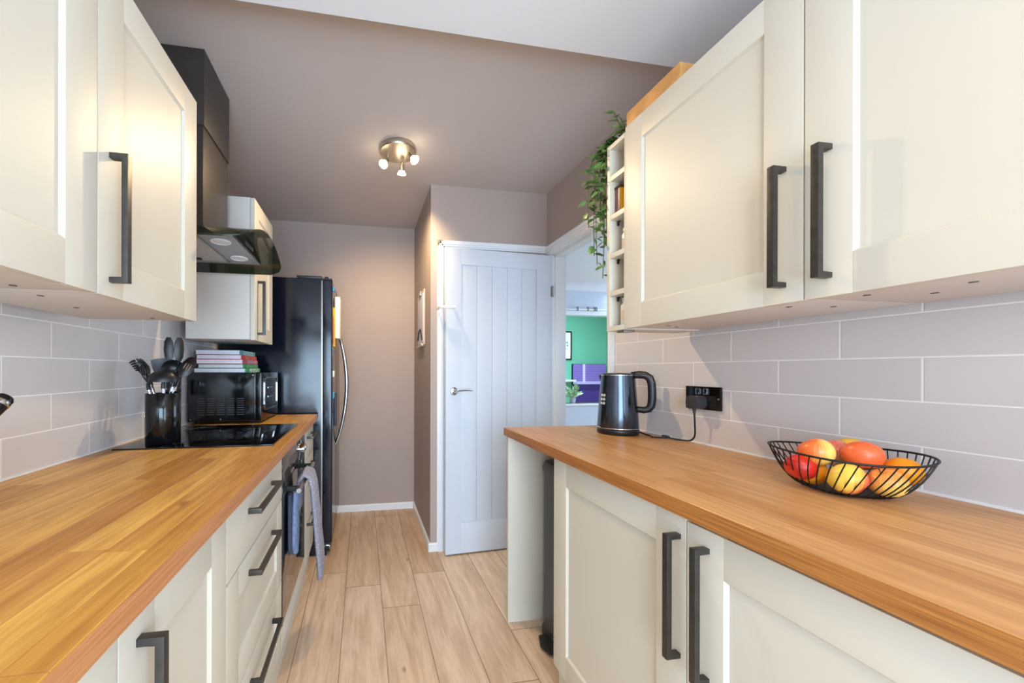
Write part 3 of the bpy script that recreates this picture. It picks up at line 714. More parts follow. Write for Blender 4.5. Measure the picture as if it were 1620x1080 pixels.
LT = Vector((0.9864, -0.1644, 0)); FW = Vector((0.1644, 0.9864, 0))
def up(u, v, d=0.0):
    """a point above the pot: u to the right and v down in millimetres-like steps from the pot's axis at height 1.2045, d further away"""
    return Vector((PC.x, PC.y, 0)) + LT * ((u - 260.5) * 0.00232) + FW * d + Vector((0, 0, CAM_H - (v - 585.7) * 0.00235))
gu = 'kitchen utensils in the black pot'
def utensil(name, label, foot, neck, head_start, r=0.0062):
    t = thing(name, foot, label, 'utensil', gu)
    b = bm(); tube(b, [foot, foot.lerp(neck, 0.5), neck], [r * 0.9, r, r * 0.85], 12); obj('handle', b, M['chrome'], t)
    b = bm(); tube(b, [foot.lerp(neck, 0.93), neck, neck.lerp(head_start, 0.5), head_start], [r * 1.1, r * 1.05, r * 0.8, r * 0.7], 12); obj('neck', b, M['black'], t)
    return t
def basis(axis, face):
    """columns: across, thickness (towards face), along"""
    a = Vector(axis).normalized(); f = Vector(face); f = (f - a * f.dot(a)).normalized(); c = f.cross(a)
    return Matrix((c, f, a)).transposed()
def blade(b, origin, axis, face, outline, th=0.003, curve=0.0):
    """a flat or dished head: outline in (across, along), pushed through its thickness"""
    q = basis(axis, face); n = len(outline)
    cx = sum(p[0] for p in outline) / n; cy = sum(p[1] for p in outline) / n
    rings = []
    for off in (0.5, -0.5):
        rr = []
        for k in (1.0, 0.72, 0.42):
            rr.append([b.verts.new(Vector(origin) + q @ Vector((cx + (p[0] - cx) * k, off * th - curve * (1 - k * k), cy + (p[1] - cy) * k))) for p in outline])
        c = b.verts.new(Vector(origin) + q @ Vector((cx, off * th - curve, cy)))
        for a_, b_ in ((0, 1), (1, 2)):
            for i in range(n): b.faces.new((rr[a_][i], rr[a_][(i + 1) % n], rr[b_][(i + 1) % n], rr[b_][i]))
        for i in range(n): b.faces.new((rr[2][i], rr[2][(i + 1) % n], c))
        rings.append(rr[0])
    for i in range(n): b.faces.new((rings[0][i], rings[0][(i + 1) % n], rings[1][(i + 1) % n], rings[1][i]))
def oval(w, h, y0, n=24, sq=1.0):
    P = []
    for k in range(n):
        a = 2 * PI * k / n; c, s = math.cos(a), math.sin(a)
        P.append((w / 2 * math.copysign(abs(c) ** sq, c), y0 + h / 2 + h / 2 * math.copysign(abs(s) ** sq, s)))
    return P
base_z = 0.945
def foot(dx, dy): return Vector((PC.x + dx, PC.y + dy, base_z))
CAMDIR = (Vector((0, 0, CAM_H)) - Vector((PC.x, PC.y, CAM_H))).normalized()
# spaghetti server, leaning left
f = foot(0.022, -0.012); nk = up(243, 603, -0.012); hs = up(237, 592, -0.012)
t = utensil('spaghetti_server', 'black toothed spaghetti server leaning left out of the pot', f, nk, hs)
hd = (up(226, 573, -0.012) - hs)
b = bm(); blade(b, hs - hd * 0.1, hd, CAMDIR + Vector((-0.4, 0, 0)), oval(0.036, 0.060, 0.0, sq=0.8), 0.004, 0.010); head = obj('head', b, M['black'], t)
b = bm(); qd = basis(hd, CAMDIR)
for k in range(5):
    s0 = hs + hd * (0.20 + 0.22 * k) - LT * 0.013
    tip = s0 - LT * 0.022 + CAMDIR * 0.010 + Vector((0, 0, 0.003 - 0.003 * k))
    tube(b, [s0, s0.lerp(tip, 0.55) + Vector((0, 0, 0.002)), tip], [0.0045, 0.0040, 0.0024], 8)
for k in range(2):
    s0 = hs + hd * (1.02) + LT * (0.002 + 0.012 * k); tip = s0 - LT * 0.012 + CAMDIR * 0.012 + Vector((0, 0, 0.010)); tube(b, [s0, s0.lerp(tip, 0.5), tip], [0.0045, 0.004, 0.0024], 8)
obj('teeth', b, M['black'], t)
# balloon whisk
f = foot(0.006, -0.034); nk = up(247, 611, -0.034); hs = up(246, 606, -0.034)
t = utensil('whisk', 'black balloon whisk in the front left of the pot', f, nk, hs)
ax = (up(241, 577, -0.036) - hs); q = basis(ax, CAMDIR); L = ax.length
b = bm()
for k in range(6):
    a = PI * k / 6; pts = []
    for i in range(17):
        s = i / 16; side = math.cos(PI * s); w = 0.021 * math.sin(PI * min(1, max(0, s))) ** 0.6
        h = L * (math.sin(PI * s) ** 0.75)
        pts.append(hs + q @ Vector((w * side * math.cos(a) * 1.2, w * side * math.sin(a) * 1.2, h)))
    tube(b, pts, 0.0013, 6)
obj('wires', b, M['black'], t)
# turner behind
f = foot(0.0, 0.030); nk = up(252, 606, 0.030); hs = up(250, 596, 0.030)
t = utensil('turner', 'wide black turner blade at the back left of the pot', f, nk, hs)
b = bm(); ax = up(247, 566, 0.034) - hs
blade(b, hs, ax, CAMDIR, [(-0.016, 0.0), (0.018, 0.0), (0.030, 0.030), (0.034, 0.062), (0.02, 0.067), (-0.028, 0.070), (-0.034, 0.066), (-0.028, 0.030)], 0.0026, 0.002); obj('blade', b, M['black'], t)
# tongs, two scalloped paddles
f = foot(0.0, 0.012); t = thing('tongs', f, 'black scalloped tongs standing tallest in the pot', 'utensil', gu)
for sgn, uu, vtop in ((-1, 267.3, 535), (1, 280.8, 533)):
    nk = up(267 + 6 * sgn, 600, 0.014 + 0.004 * sgn); hs = up(uu - 0.5, 572, 0.014 + 0.004 * sgn)
    b = bm(); tube(b, [f + LT * 0.006 * sgn, nk, hs], 0.005, 10, flat=0.5); obj('arm', b, M['chrome'], t)
    ol = []
    for k in range(28):
        a = 2 * PI * k / 28; c, s = math.cos(a), math.sin(a)
        sc = 1 + 0.035 * math.cos(10 * a)
        ol.append((0.0160 * sc * math.copysign(abs(c) ** 0.8, c), 0.045 + 0.046 * sc * math.copysign(abs(s) ** 0.95, s)))
    b = bm(); blade(b, hs, Vector((0.0, 0, 1)) + LT * 0.02 * sgn, CAMDIR + LT * 0.25 * sgn, ol, 0.004, -0.004); obj('paddle', b, M['black'], t)
# large dark spoon, bowl facing the camera
f = foot(-0.010, 0.0); nk = up(276, 606, 0.002); hs = up(275.5, 597, 0.002)
t = utensil('serving_spoon', 'round black serving spoon behind the upturned ladle', f, nk, hs)
b = bm(); blade(b, hs, Vector((0, 0, 1)), CAMDIR, oval(0.074, 0.064, 0.0, 28), 0.003, 0.020); obj('bowl', b, M['black'], t)
# ladle, upside down dome in front
f = foot(0.012, -0.020); nk = up(268, 609, -0.026); hs = up(268.5, 600, -0.026)
t = utensil('ladle', 'upturned black ladle at the front of the pot, catching the light', f, nk, hs)
b = bm(); c = up(271, 602, -0.030)
prof = [(0.049 * math.cos(a), 0.040 * math.sin(a)) for a in [math.radians(k) for k in range(0, 91, 10)]]
inn = [(max(0.0004, r * 0.95), h * 0.93 - 0.0005) for r, h in reversed(prof)]
prof[-1] = (0.0004, prof[-1][1])
lathe(b, c, prof + inn, 36, axis=(0.03, -0.10, 1), caps=False); obj('bowl', b, M['black'], t, smooth=60)
# slotted spoon leaning right
f = foot(-0.030, 0.008); nk = up(283, 606, 0.006); hs = up(287, 597, 0.006)
t = utensil('slotted_spoon', 'black slotted spoon leaning right out of the pot', f, nk, hs)
ax = up(310, 562, 0.010) - hs; q = basis(ax, CAMDIR + LT * 0.3)
b = bm(); blade(b, hs, ax, CAMDIR + LT * 0.3, oval(0.046, 0.088, 0.0, 28), 0.003, 0.010); obj('bowl', b, M['black'], t)
b = bm()
for k in (-1, 0, 1):
    blade(b, hs + q @ Vector((0.009 * k, 0.0022 - 0.007, 0.030)), ax, CAMDIR + LT * 0.3, oval(0.0035, 0.026, 0.0, 12), 0.0012)
obj('slots', b, M['tileL'] if False else M['steel'], t)

# ------------------------------------------------------------------ microwave and books
t = thing('microwave', (-0.69, 2.27, 0.9275), 'black microwave on the worktop behind the hob, against the fridge', 'microwave')
MX0, MX1, MY0, MY1, MZ0, MZ1 = -0.868, -0.548, 2.060, 2.435, 0.940, 1.190
b = bm(); box(b, MX0, MX1, MY0, MY1, MZ0, MZ1, 0.004); mb = obj('body', b, M['blackgloss'], t, smooth=40)
b = bm(); box(b, MX1, -0.518, MY0 - 0.004, MY1 + 0.004, MZ0 - 0.002, MZ1 + 0.002, 0.006); md = obj('door', b, M['blackgloss'], t, smooth=40)
b = bm()
ob = rrect(0.300, 0.178, 0.035, 8, 2.255, 1.078); ib = rrect(0.284, 0.162, 0.029, 8, 2.255, 1.078)
A = [b.verts.new((-0.518, p[0], p[1])) for p in ob]; B_ = [b.verts.new((-0.512, p[0], p[1])) for p in ob]; C_ = [b.verts.new((-0.512, p[0], p[1])) for p in ib]; D_ = [b.verts.new((-0.518, p[0], p[1])) for p in ib]
for i in range(len(ob)):
    j = (i + 1) % len(ob)
    for P_, Q_ in ((A, B_), (B_, C_), (C_, D_)): b.faces.new((P_[i], P_[j], Q_[j], Q_[i]))
obj('window_trim', b, M['chrome'], md, smooth=30)
b = bm(); prism(b, ib, 'x', -0.519, -0.5165); obj('window_glass', b, M['hobglass'], md)
b = bm()
for k in range(2): box(b, -0.5165, -0.5150, 2.19, 2.29, 1.105 - 0.05 * k, 1.112 - 0.05 * k)
obj('window_shelf', b, M['chrome'], md)
b = bm()
for c in range(5):
    for r_ in range(8):
        x = -0.825 + c * 0.047; z = 0.975 + r_ * 0.0115
        box(b, x, x + 0.034, MY0 - 0.0018, MY0 + 0.001, z, z + 0.0045, 0.0008)
obj('vent_slots', b, M['plug'], mb)
for x in (-0.84, -0.57):
    for y in (2.10, 2.40):
        b = bm(); lathe(b, (x, y, 0.9276), [(0.012, 0), (0.014, 0.013)], 14); obj('foot', b, M['black'], t)
for x, z in ((-0.856, 0.952), (-0.56, 1.178), (-0.715, 0.952)):
    b = bm(); lathe(b, (x, MY0, z), [(0.0035, 0), (0.003, 0.0015), (0.0, 0.002)], 10, axis=(0, -1, 0), caps=False); obj('screw', b, M['steel'], mb)
gb = 'cookbooks stacked on the microwave'
bk = [(0.0225, -0.852, -0.604, 2.085, (60, 150, 110), (225, 240, 230), 'lowest green cookbook of the stack on the microwave'),
      (0.0215, -0.836, -0.618, 2.095, (70, 160, 100), (150, 210, 120), 'second green cookbook from the bottom of the stack on the microwave'),
      (0.0240, -0.868, -0.616, 2.080, (196, 92, 112), (240, 190, 196), 'middle dusty pink cookbook of the stack, sticking out furthest left'),
      (0.0240, -0.846, -0.628, 2.100, (214, 74, 70), (250, 140, 120), 'red cookbook lying second from the top of the stack'),
      (0.0240, -0.850, -0.636, 2.100, (96, 164, 174), (210, 236, 236), 'teal cookbook lying on top of the stack')]
z = MZ1 + 0.0012
for h, xa, xb, ya, colr, txt, lab in bk:
    t = thing('cookbook', ((xa + xb) / 2, ya + 0.14, z), lab, 'book', gb)
    mt = spine('book_cover', colr, txt); yb = ya + 0.285
    b = bm(); c = 0.0022
    box(b, xa, xb, ya, yb, z, z + c, 0.0006); box(b, xa, xb, ya, yb, z + h - c - 0.0006, z + h - 0.0006, 0.0006); box(b, xb - c, xb, ya, yb, z + c, z + h - c - 0.0006, 0.0006)
    obj('cover', b, mt, t)
    b = bm(); box(b, xa + 0.003, xb - c, ya + 0.0012, yb - 0.003, z + c, z + h - c - 0.0006); obj('pages', b, M['paper'], t)
    z += h + 0.0003

# ------------------------------------------------------------------ fridge
t = thing('fridge_freezer', (-0.56, 2.86, 0.0), 'tall black fridge freezer at the end of the left run', 'fridge')
FY0, FY1 = 2.503, 3.235
b = bm(); box(b, -0.86, -0.267, FY0, FY1, 0.055, 1.795, 0.004); obj('body', b, M['fridge'], t, smooth=40)
b = bm(); box(b, -0.267, -0.258, FY0 + 0.006, FY1 - 0.006, 0.09, 1.785, 0.001); obj('door_seal', b, M['steel'], t)
for ya, yb in ((FY0, 2.866), (2.870, FY1)):
    b = bm(); box(b, -0.258, -0.196, ya, yb, 0.085, 1.792, 0.010, 3); fd = obj('door', b, M['fridge'], t, smooth=40)
    yh = 2.838 if ya == FY0 else 2.898
    pts = []
    for k in range(21):
        s = k / 20; pts.append((-0.200 + 0.082 * math.sin(PI * s) ** 0.8, yh, 0.655 + 0.88 * s))
    b = bm(); tube(b, pts, [0.006 + 0.008 * math.sin(PI * k / 20) ** 0.5 for k in range(21)], 12); obj('handle', b, M['chrome'], fd)
b = bm(); box(b, -0.255, -0.200, FY0 + 0.004, FY0 + 0.06, 1.792, 1.800, 0.002); lathe(b, (-0.235, FY0 + 0.03, 1.80), [(0.012, 0), (0.012, 0.012), (0.008, 0.014), (0.0, 0.014)], 16, caps=False)
box(b, -0.42, -0.262, FY0 + 0.003, FY0 + 0.09, 1.796, 1.812, 0.003); obj('hinge_cover', b, M['black'], t)
b = bm(); box(b, -0.262, -0.205, FY0 + 0.01, FY0 + 0.05, 0.028, 0.085, 0.006); lathe(b, (-0.25, FY0 + 0.03, 0.0), [(0.018, 0), (0.018, 0.03)], 16); obj('foot', b, M['black'], t)
b = bm(); box(b, -0.85, -0.27, FY0 + 0.02, FY1 - 0.02, 0.0, 0.055); obj('base_grille', b, M['black'], t)
b = bm(); tube(b, [(-0.265, FY0 + 0.006, 0.05), (-0.235, FY0 + 0.004, 0.072), (-0.212, FY0 + 0.004, 0.070), (-0.206, FY0 + 0.006, 0.04)], 0.006, 8); obj('lever', b, M['steel'], t)
# notes and magnets on the fridge front
gm = 'magnets and notes on the fridge door'
def fridge_note(name, y0_, y1_, z0_, z1_, th, mat, label, cat, x0=-0.1955):
    b = bm(); box(b, x0, x0 + th, y0_, y1_, z0_, z1_, min(0.002, th * 0.3)); return top(obj(name, b, mat), label, cat, gm)
fridge_note('notepad', 2.60, 2.74, 1.42, 1.70, 0.030, M['whitecard'], 'thick white notepad high on the fridge front', 'notepad', -0.185)
fridge_note('card', 2.56, 2.68, 1.36, 1.62, 0.010, M['yellowcard'], 'yellow card on the fridge front below the notepad', 'card', -0.1955)
fridge_note('card', 2.55, 2.59, 1.38, 1.56, 0.006, M['orangecard'], 'orange card on the fridge front at the near edge', 'card', -0.1955 + 0.0)
fridge_note('magnet', 2.52, 2.55, 1.72, 1.75, 0.012, M['bluecard'], 'small blue magnet at the top of the fridge front', 'magnet')
fridge_note('magnet', 2.53, 2.60, 1.16, 1.20, 0.010, M['whitecard'], 'small white magnet halfway down the fridge front', 'magnet')
fridge_note('magnet', 2.53, 2.58, 1.02, 1.06, 0.010, M['bluecard'], 'pale blue magnet beside the fridge handle', 'magnet')
fridge_note('card', 2.66, 2.76, 0.82, 1.04, 0.012, M['navy'], 'dark navy card low on the fridge front', 'card')

# ------------------------------------------------------------------ oven gloves over the oven handle
t = thing('oven_gloves', (-0.25, 1.72, 0.2), 'grey spotted double oven gloves hanging over the oven handle', 'oven gloves')
def pad(b, path, width, th, y0f):
    """a quilted strip: path of (x, z) with a centre y and half width per point"""
    rings = []
    n = len(path)
    for i, (x, z_, yc_, hw_) in enumerate(path):
        x2, z2 = path[min(i + 1, n - 1)][:2]; x1_, z1_ = path[max(i - 1, 0)][:2]
        tx, tz = x2 - x1_, z2 - z1_; l = math.hypot(tx, tz) or 1; nx, nz = tz / l, -tx / l
        ring = []
        for k in range(16):
            a = 2 * PI * k / 16
            cy = math.copysign(abs(math.cos(a)) ** 0.6, math.cos(a)) * hw_; cn = math.sin(a) * th / 2
            ring.append((x + nx * cn, yc_ + cy, z_ + nz * cn))
        rings.append(ring)
    ringtube(b, rings)
b = bm()
path = [(-0.279, 0.60, 1.74, 0.075), (-0.276, 0.68, 1.745, 0.078), (-0.270, 0.727, 1.75, 0.08), (-0.252, 0.751, 1.755, 0.08), (-0.230, 0.738, 1.76, 0.08), (-0.218, 0.69, 1.765, 0.08), (-0.210, 0.58, 1.78, 0.085), (-0.202, 0.47, 1.79, 0.092), (-0.194, 0.38, 1.795, 0.098), (-0.190, 0.31, 1.80, 0.095), (-0.191, 0.265, 1.80, 0.07), (-0.193, 0.25, 1.80, 0.03)]
pad(b, path, 0.16, 0.026, 0); obj('outer_pad', b, M['fabric'], t, smooth=60)
b = bm(); path = [(-0.276, 0.70, 1.66, 0.05), (-0.279, 0.62, 1.66, 0.055), (-0.280, 0.54, 1.66, 0.06), (-0.280, 0.47, 1.66, 0.055), (-0.280, 0.435, 1.66, 0.025)]
pad(b, path, 0.1, 0.022, 0); obj('inner_pocket', b, M['mittgrey'], t, smooth=60)
b = bm(); path = [(-0.292, 0.70, 1.60, 0.022), (-0.291, 0.60, 1.60, 0.03), (-0.290, 0.50, 1.60, 0.032), (-0.290, 0.46, 1.60, 0.018)]
pad(b, path, 0.06, 0.014, 0); obj('lining', b, M['mittblue'], t, smooth=60)

# ------------------------------------------------------------------ sockets
def socket(name, xw, side, y0_, y1_, z0_, z1_, label, plugged):
    t = thing(name, (xw, (y0_ + y1_) / 2, z0_), label, 'socket')
    b = bm(); box(b, min(xw, xw + side * 0.009), max(xw, xw + side * 0.009), y0_, y1_, z0_, z1_, 0.002); pl = obj('plate', b, M['nickelblack'], t, smooth=40)
    xs = xw + side * 0.009; w = y1_ - y0_; cz = (z0_ + z1_) / 2
    for k, yc_ in enumerate((y0_ + w * 0.29, y0_ + w * 0.71)):
        b = bm(); box(b, min(xs - side * .001, xs + side * 0.0008), max(xs - side * .001, xs + side * 0.0008), yc_ - 0.024, yc_ + 0.024, z0_ + 0.006, z0_ + 0.052, 0.0005); ins = obj('insert', b, M['black'], t)
        b = bm()
        for dy, dz in ((0, 0.013), (-0.011, -0.008), (0.011, -0.008)): box(b, min(xs, xs + side * 0.0012), max(xs, xs + side * 0.0012), yc_ + dy - 0.003, yc_ + dy + 0.003, z0_ + 0.028 + dz - 0.0035, z0_ + 0.028 + dz + 0.0035)
        obj('pin_holes', b, M['gun'], ins)
        b = bm(); sgn = 1 if k else -1
        box(b, min(xs, xs + side * 0.006), max(xs, xs + side * 0.006), yc_ - sgn * 0.014 - 0.008, yc_ - sgn * 0.014 + 0.008, z1_ - 0.030, z1_ - 0.006, 0.002); obj('switch', b, M['chrome'], t)
    for yy in (y0_ + 0.009, y1_ - 0.009):
        b = bm(); lathe(b, (xs, yy, cz), [(0.0038, 0), (0.0032, 0.0014), (0.0, 0.0018)], 14, axis=(side, 0, 0), caps=False); obj('screw', b, M['chrome'], pl)
    return t
socket('wall_socket', XR, -1, 1.150, 1.296, 1.060, 1.146, 'black double wall socket on the right tiles with a plug in it', True)
socket('wall_socket', XL, 1, 1.86, 2.006, 1.075, 1.161, 'black wall socket on the left tiles, half hidden behind the microwave', False)

# ------------------------------------------------------------------ kettle with its cord and plug
KC = Vector((1.118, 1.508, 0.9275))
t = thing('kettle', KC, 'dark steel electric kettle on the right worktop, left of the socket', 'kettle')
b = bm(); lathe(b, KC, [(0.080, 0), (0.084, 0.004), (0.085, 0.018), (0.083, 0.024), (0.078, 0.026)], 48); obj('power_base', b, M['black'], t, smooth=50)
b = bm(); lathe(b, KC, [(0.0845, 0.0255), (0.0850, 0.0275), (0.0845, 0.0300)], 48); obj('base_ring', b, M['chrome'], t, smooth=50)
b = bm(); lathe(b, KC, [(0.083, 0.030), (0.0835, 0.034), (0.080, 0.09), (0.0735, 0.18), (0.0685, 0.250), (0.0685, 0.256)], 48); kb = obj('body', b, M['kettle'], t, smooth=50)
b = bm(); lathe(b, KC, [(0.069, 0.2565), (0.0695, 0.258), (0.069, 0.260)], 48); obj('top_ring', b, M['chrome'], t, smooth=50)
b = bm(); lathe(b, KC, [(0.0675, 0.260), (0.066, 0.264), (0.050, 0.267), (0.0, 0.268)], 48, caps=False); obj('lid', b, M['black'], t, smooth=50)
# spout lip, away from the handle
hdir = Vector((0.80, -0.60, 0)).normalized(); hside = Vector((0, 0, 1)).cross(hdir)
b = bm()
sp = KC - hdir * 0.060
ringtube(b, [[sp - hdir * (0.0 + 0.001) + hside * w_ + Vector((0, 0, z_)) for w_, z_ in ((-0.022, 0.258), (0.0, 0.205), (0.022, 0.258))], [sp - hdir * 0.016 + hside * w_ + Vector((0, 0, z_)) for w_, z_ in ((-0.006, 0.259), (0, 0.250), (0.006, 0.259))]]); obj('spout', b, M['kettle'], t)
def hp(r, z_): return KC + hdir * r + Vector((0, 0, z_))
pts = [hp(0.052, 0.258), hp(0.080, 0.260), hp(0.105, 0.258), hp(0.122, 0.246), hp(0.129, 0.224), hp(0.131, 0.190), hp(0.131, 0.155), hp(0.128, 0.128), hp(0.118, 0.112), hp(0.100, 0.107), hp(0.074, 0.110)]
b = bm(); tube(b, pts, [0.014, 0.0165, 0.0165, 0.0165, 0.016, 0.016, 0.016, 0.016, 0.0155, 0.0145, 0.013], 16, flat=0.72, upref=hside); obj('handle', b, M['black'], t, smooth=60)
b = bm()
pts2 = [hp(0.072, 0.268), hp(0.106, 0.2665), hp(0.127, 0.252), hp(0.135, 0.226)]
for sg in (-1, 1): tube(b, [p_ + hside * 0.012 * sg for p_ in pts2], 0.0012, 6)
obj('handle_trim', b, M['chrome'], t)
# touch buttons: rings with a small bar in each
for r_ in range(3):
    for c in range(2):
        ang = math.radians(177 + 12 * c) ; zz = 0.135 + 0.0175 * r_; rad = 0.0775 - (zz - 0.09) * 0.073
        n_ = Vector((math.cos(ang), math.sin(ang), 0.07)).normalized(); c0 = KC + Vector((math.cos(ang), math.sin(ang), 0)) * (rad + 0.0036) + Vector((0, 0, zz))
        b = bm(); lathe(b, c0, [(0.0058, -0.001), (0.0058, 0.0006), (0.0045, 0.0006), (0.0045, -0.001)], 20, axis=n_, caps=False)
        qq = Vector((0, 0, 1)).rotation_difference(n_).to_matrix(); 
        vs_ = box(b, -0.0028, 0.0028, -0.0008, 0.0008, -0.001, 0.0006); bmesh.ops.transform(b, matrix=Matrix.Translation(c0) @ qq.to_4x4(), verts=vs_)
        obj('button', b, M['whitecard'], kb)
# cord and plug
def spline(P, n=8):
    P = [Vector(p) for p in P]; out = []
    for i in range(len(P) - 1):
        p0 = P[max(i - 1, 0)]; p1 = P[i]; p2 = P[i + 1]; p3 = P[min(i + 2, len(P) - 1)]
        for k in range(n):
            s = k / n
            out.append(0.5 * ((2 * p1) + (p2 - p0) * s + (2 * p0 - 5 * p1 + 4 * p2 - p3) * s * s + (3 * p1 - p0 - 3 * p2 + p3) * s ** 3))
    out.append(P[-1]); return out
zc = 0.9312
cordp = [(1.196, 1.480, 0.936), (1.203, 1.44, zc), (1.196, 1.402, zc), (1.178, 1.375, zc + 0.001), (1.196, 1.345, zc + 0.003), (1.222, 1.34, zc + 0.004), (1.236, 1.36, zc + 0.005), (1.224, 1.375, zc + 0.006), (1.212, 1.35, zc + 0.006), (1.226, 1.315, zc + 0.002), (1.244, 1.28, zc + 0.002), (1.246, 1.255, 0.940), (1.240, 1.236, 0.962), (1.232, 1.228, 1.000), (1.230, 1.2275, 1.035), (1.229, 1.2275, 1.052)]
b = bm(); tube(b, spline(cordp), 0.0033, 8); cd = obj('power_cord', b, M['black'], t, smooth=60)
b = bm(); lathe(b, (1.229, 1.2275, 1.046), [(0.0048, 0), (0.0055, 0.012), (0.0085, 0.020)], 14)
prism(b, [(1.2275 + p_[0], 1.0875 + p_[1]) for p_ in rrect(0.050, 0.048, 0.014, 5)], 'x', 1.216, 1.2582, 0.003); obj('plug', b, M['plug'], cd, smooth=40)

# ------------------------------------------------------------------ fruit bowl
BC = Vector((1.100, 0.699, 0.9275)); RR = 0.130; RZ = 1.018
t = thing('fruit_bowl', BC, 'black wire fruit bowl on the right worktop', 'bowl')
def rim(a): return Vector((BC.x + RR * math.cos(a), BC.y + RR * math.sin(a), RZ + 0.004 * math.cos(2 * (a - 2.45))))
b = bm(); tube(b, [rim(2 * PI * k / 72) for k in range(72)], 0.0024, 8, closed=True); obj('rim', b, M['blackmatt'], t)
b = bm(); rb_ = 0.052
tube(b, [(BC.x + rb_ * math.cos(2 * PI * k / 48), BC.y + rb_ * math.sin(2 * PI * k / 48), BC.z + 0.0022) for k in range(48)], 0.0021, 8, closed=True)
lathe(b, BC, [(rb_ + 0.004, 0.0015), (rb_ + 0.003, 0.0035), (0.012, 0.0035), (0.0, 0.0034)], 40, caps=False); obj('base', b, M['blackmatt'], t)
b = bm(); NWR = 44
for k in range(NWR):
    a = 2 * PI * k / NWR; r0 = rim(a + 0.30)
    pts = []
    for i in range(9):
        s = i / 8; ang = a + 0.30 * s
        rad = rb_ + (RR - rb_) * (s ** 0.62); zz = BC.z + 0.003 + (r0.z - BC.z - 0.003) * (s ** 1.55)
        pts.append((BC.x + rad * math.cos(ang), BC.y + rad * math.sin(ang), zz))
    tube(b, pts, 0.00125, 6, caps=False)
obj('wires', b, M['blackmatt'], t)
gf = 'fruit in the wire bowl'
def fruit(kind, c, r, mat, label, ax, stem=True):
    c = Vector(c); axv = Vector(ax).normalized(); q = Vector((0, 0, 1)).rotation_difference(axv).to_matrix()
    t = thing(kind, c, label, 'fruit', gf)
    b = bm(); N = 28
    if kind == 'apple':
        prof = []
        for k in range(19):
            a = -PI / 2 + PI * k / 18
            rr = r * math.cos(a) ** 0.92 * (1.0 + 0.05 * math.sin(a)) if abs(a) < PI / 2 - 1e-6 else 0.0005
            zz = r * 0.93 * math.sin(a)
            d = max(0, 1 - (rr / r) / 0.42); zz -= math.copysign(1, a) * r * 0.26 * d * d * (1.0 if a > 0 else 0.6)
            prof.append((max(rr, 0.0005), zz))
        lathe(b, c, prof, N, axis=axv)
    else:
        prof = [(max(0.0005, r * math.cos(-PI / 2 + PI * k / 16)), r * 0.96 * math.sin(-PI / 2 + PI * k / 16)) for k in range(17)]
        lathe(b, c, prof, N, axis=axv)
    obj('skin', b, mat, t, smooth=80)
    if kind == 'apple' and stem:
        p0 = c + axv * r * 0.62; b = bm(); tube(b, [p0, p0 + axv * r * 0.30, p0 + axv * r * 0.52 + Vector((0.002, 0.001, 0))], [0.0012, 0.001, 0.0014], 7); obj('stalk', b, M['brown'], t)
    if kind == 'orange':
        b = bm(); p0 = c + axv * r * 0.955; lathe(b, p0, [(0.0035, -0.001), (0.0035, 0.0006), (0.0, 0.001)], 8, axis=axv, caps=False); obj('button', b, M['leaf'], t)
A_ = apple
fruit('apple', (1.0203, 0.7303, 0.9777), 0.030, A_('red_apple_skin', (232, 120, 60), (206, 44, 32), (-0.8, -0.5, -0.3), 0.75), 'deep red apple at the left end of the wire bowl', (0.5, -0.2, 0.7))
fruit('apple', (1.0480, 0.7180, 1.0145), 0.033, A_('golden_red_apple_skin', (246, 214, 110), (232, 112, 50), (-0.95, 0.5, 0.25), 0.0), 'large golden apple with orange blush, on top at the left', (-0.3, 0.5, 0.8), stem=False)
fruit('apple', (1.0540, 0.7280, 0.9640), 0.028, A_('yellow_apple_skin', (246, 192, 56), (238, 160, 36), (-0.3, -0.5, 0), 0.2), 'plain yellow apple low in the left of the wire bowl', (0.2, 0.6, 0.7), stem=False)
fruit('apple', (1.1272, 0.7353, 1.0070), 0.032, A_('striped_apple_skin', (246, 214, 170), (222, 110, 96), (-0.2, -0.6, 0.7), -0.35, 1.7), 'pale apple with pink stripes behind the golden one', (0.1, 0.5, 0.8), stem=False)
fruit('apple', (1.1924, 0.7462, 1.0120), 0.029, A_('small_yellow_apple_skin', (246, 200, 72), (240, 166, 54), (0.5, 0, 0.3), 0.0), 'small yellow apple at the back against the tiles', (0.1, 0.2, 0.9), stem=False)
fruit('apple', (1.1093, 0.6723, 1.0146), 0.034, A_('orange_red_apple_skin', (246, 184, 100), (232, 104, 56), (-0.5, -0.5, 0.5), 0.45, 1.3), 'orange-red apple topmost in the middle of the bowl', (0.25, 0.3, 0.9), stem=False)
fruit('apple', (1.0415, 0.6560, 0.9700), 0.033, A_('yellow_pink_apple_skin', (246, 208, 84), (230, 50, 72), (0.75, -0.45, -0.55), -0.15), 'yellow apple with bright pink cheek, front and middle of the bowl', (-0.2, 0.7, 0.5), stem=False)
fruit('apple', (1.1010, 0.6270, 0.9672), 0.031, A_('streaky_yellow_apple_skin', (246, 202, 100), (236, 138, 66), (-0.2, 0.3, 0.9), 0.05, 1.7, 0.8), 'yellow apple with fine orange streaks, front right beside the orange', (-0.5, 0.1, 0.85))
fruit('orange', (1.1530, 0.6330, 0.9880), 0.031, orange(), 'orange at the right end of the wire bowl', (0.2, 0.3, 0.9))

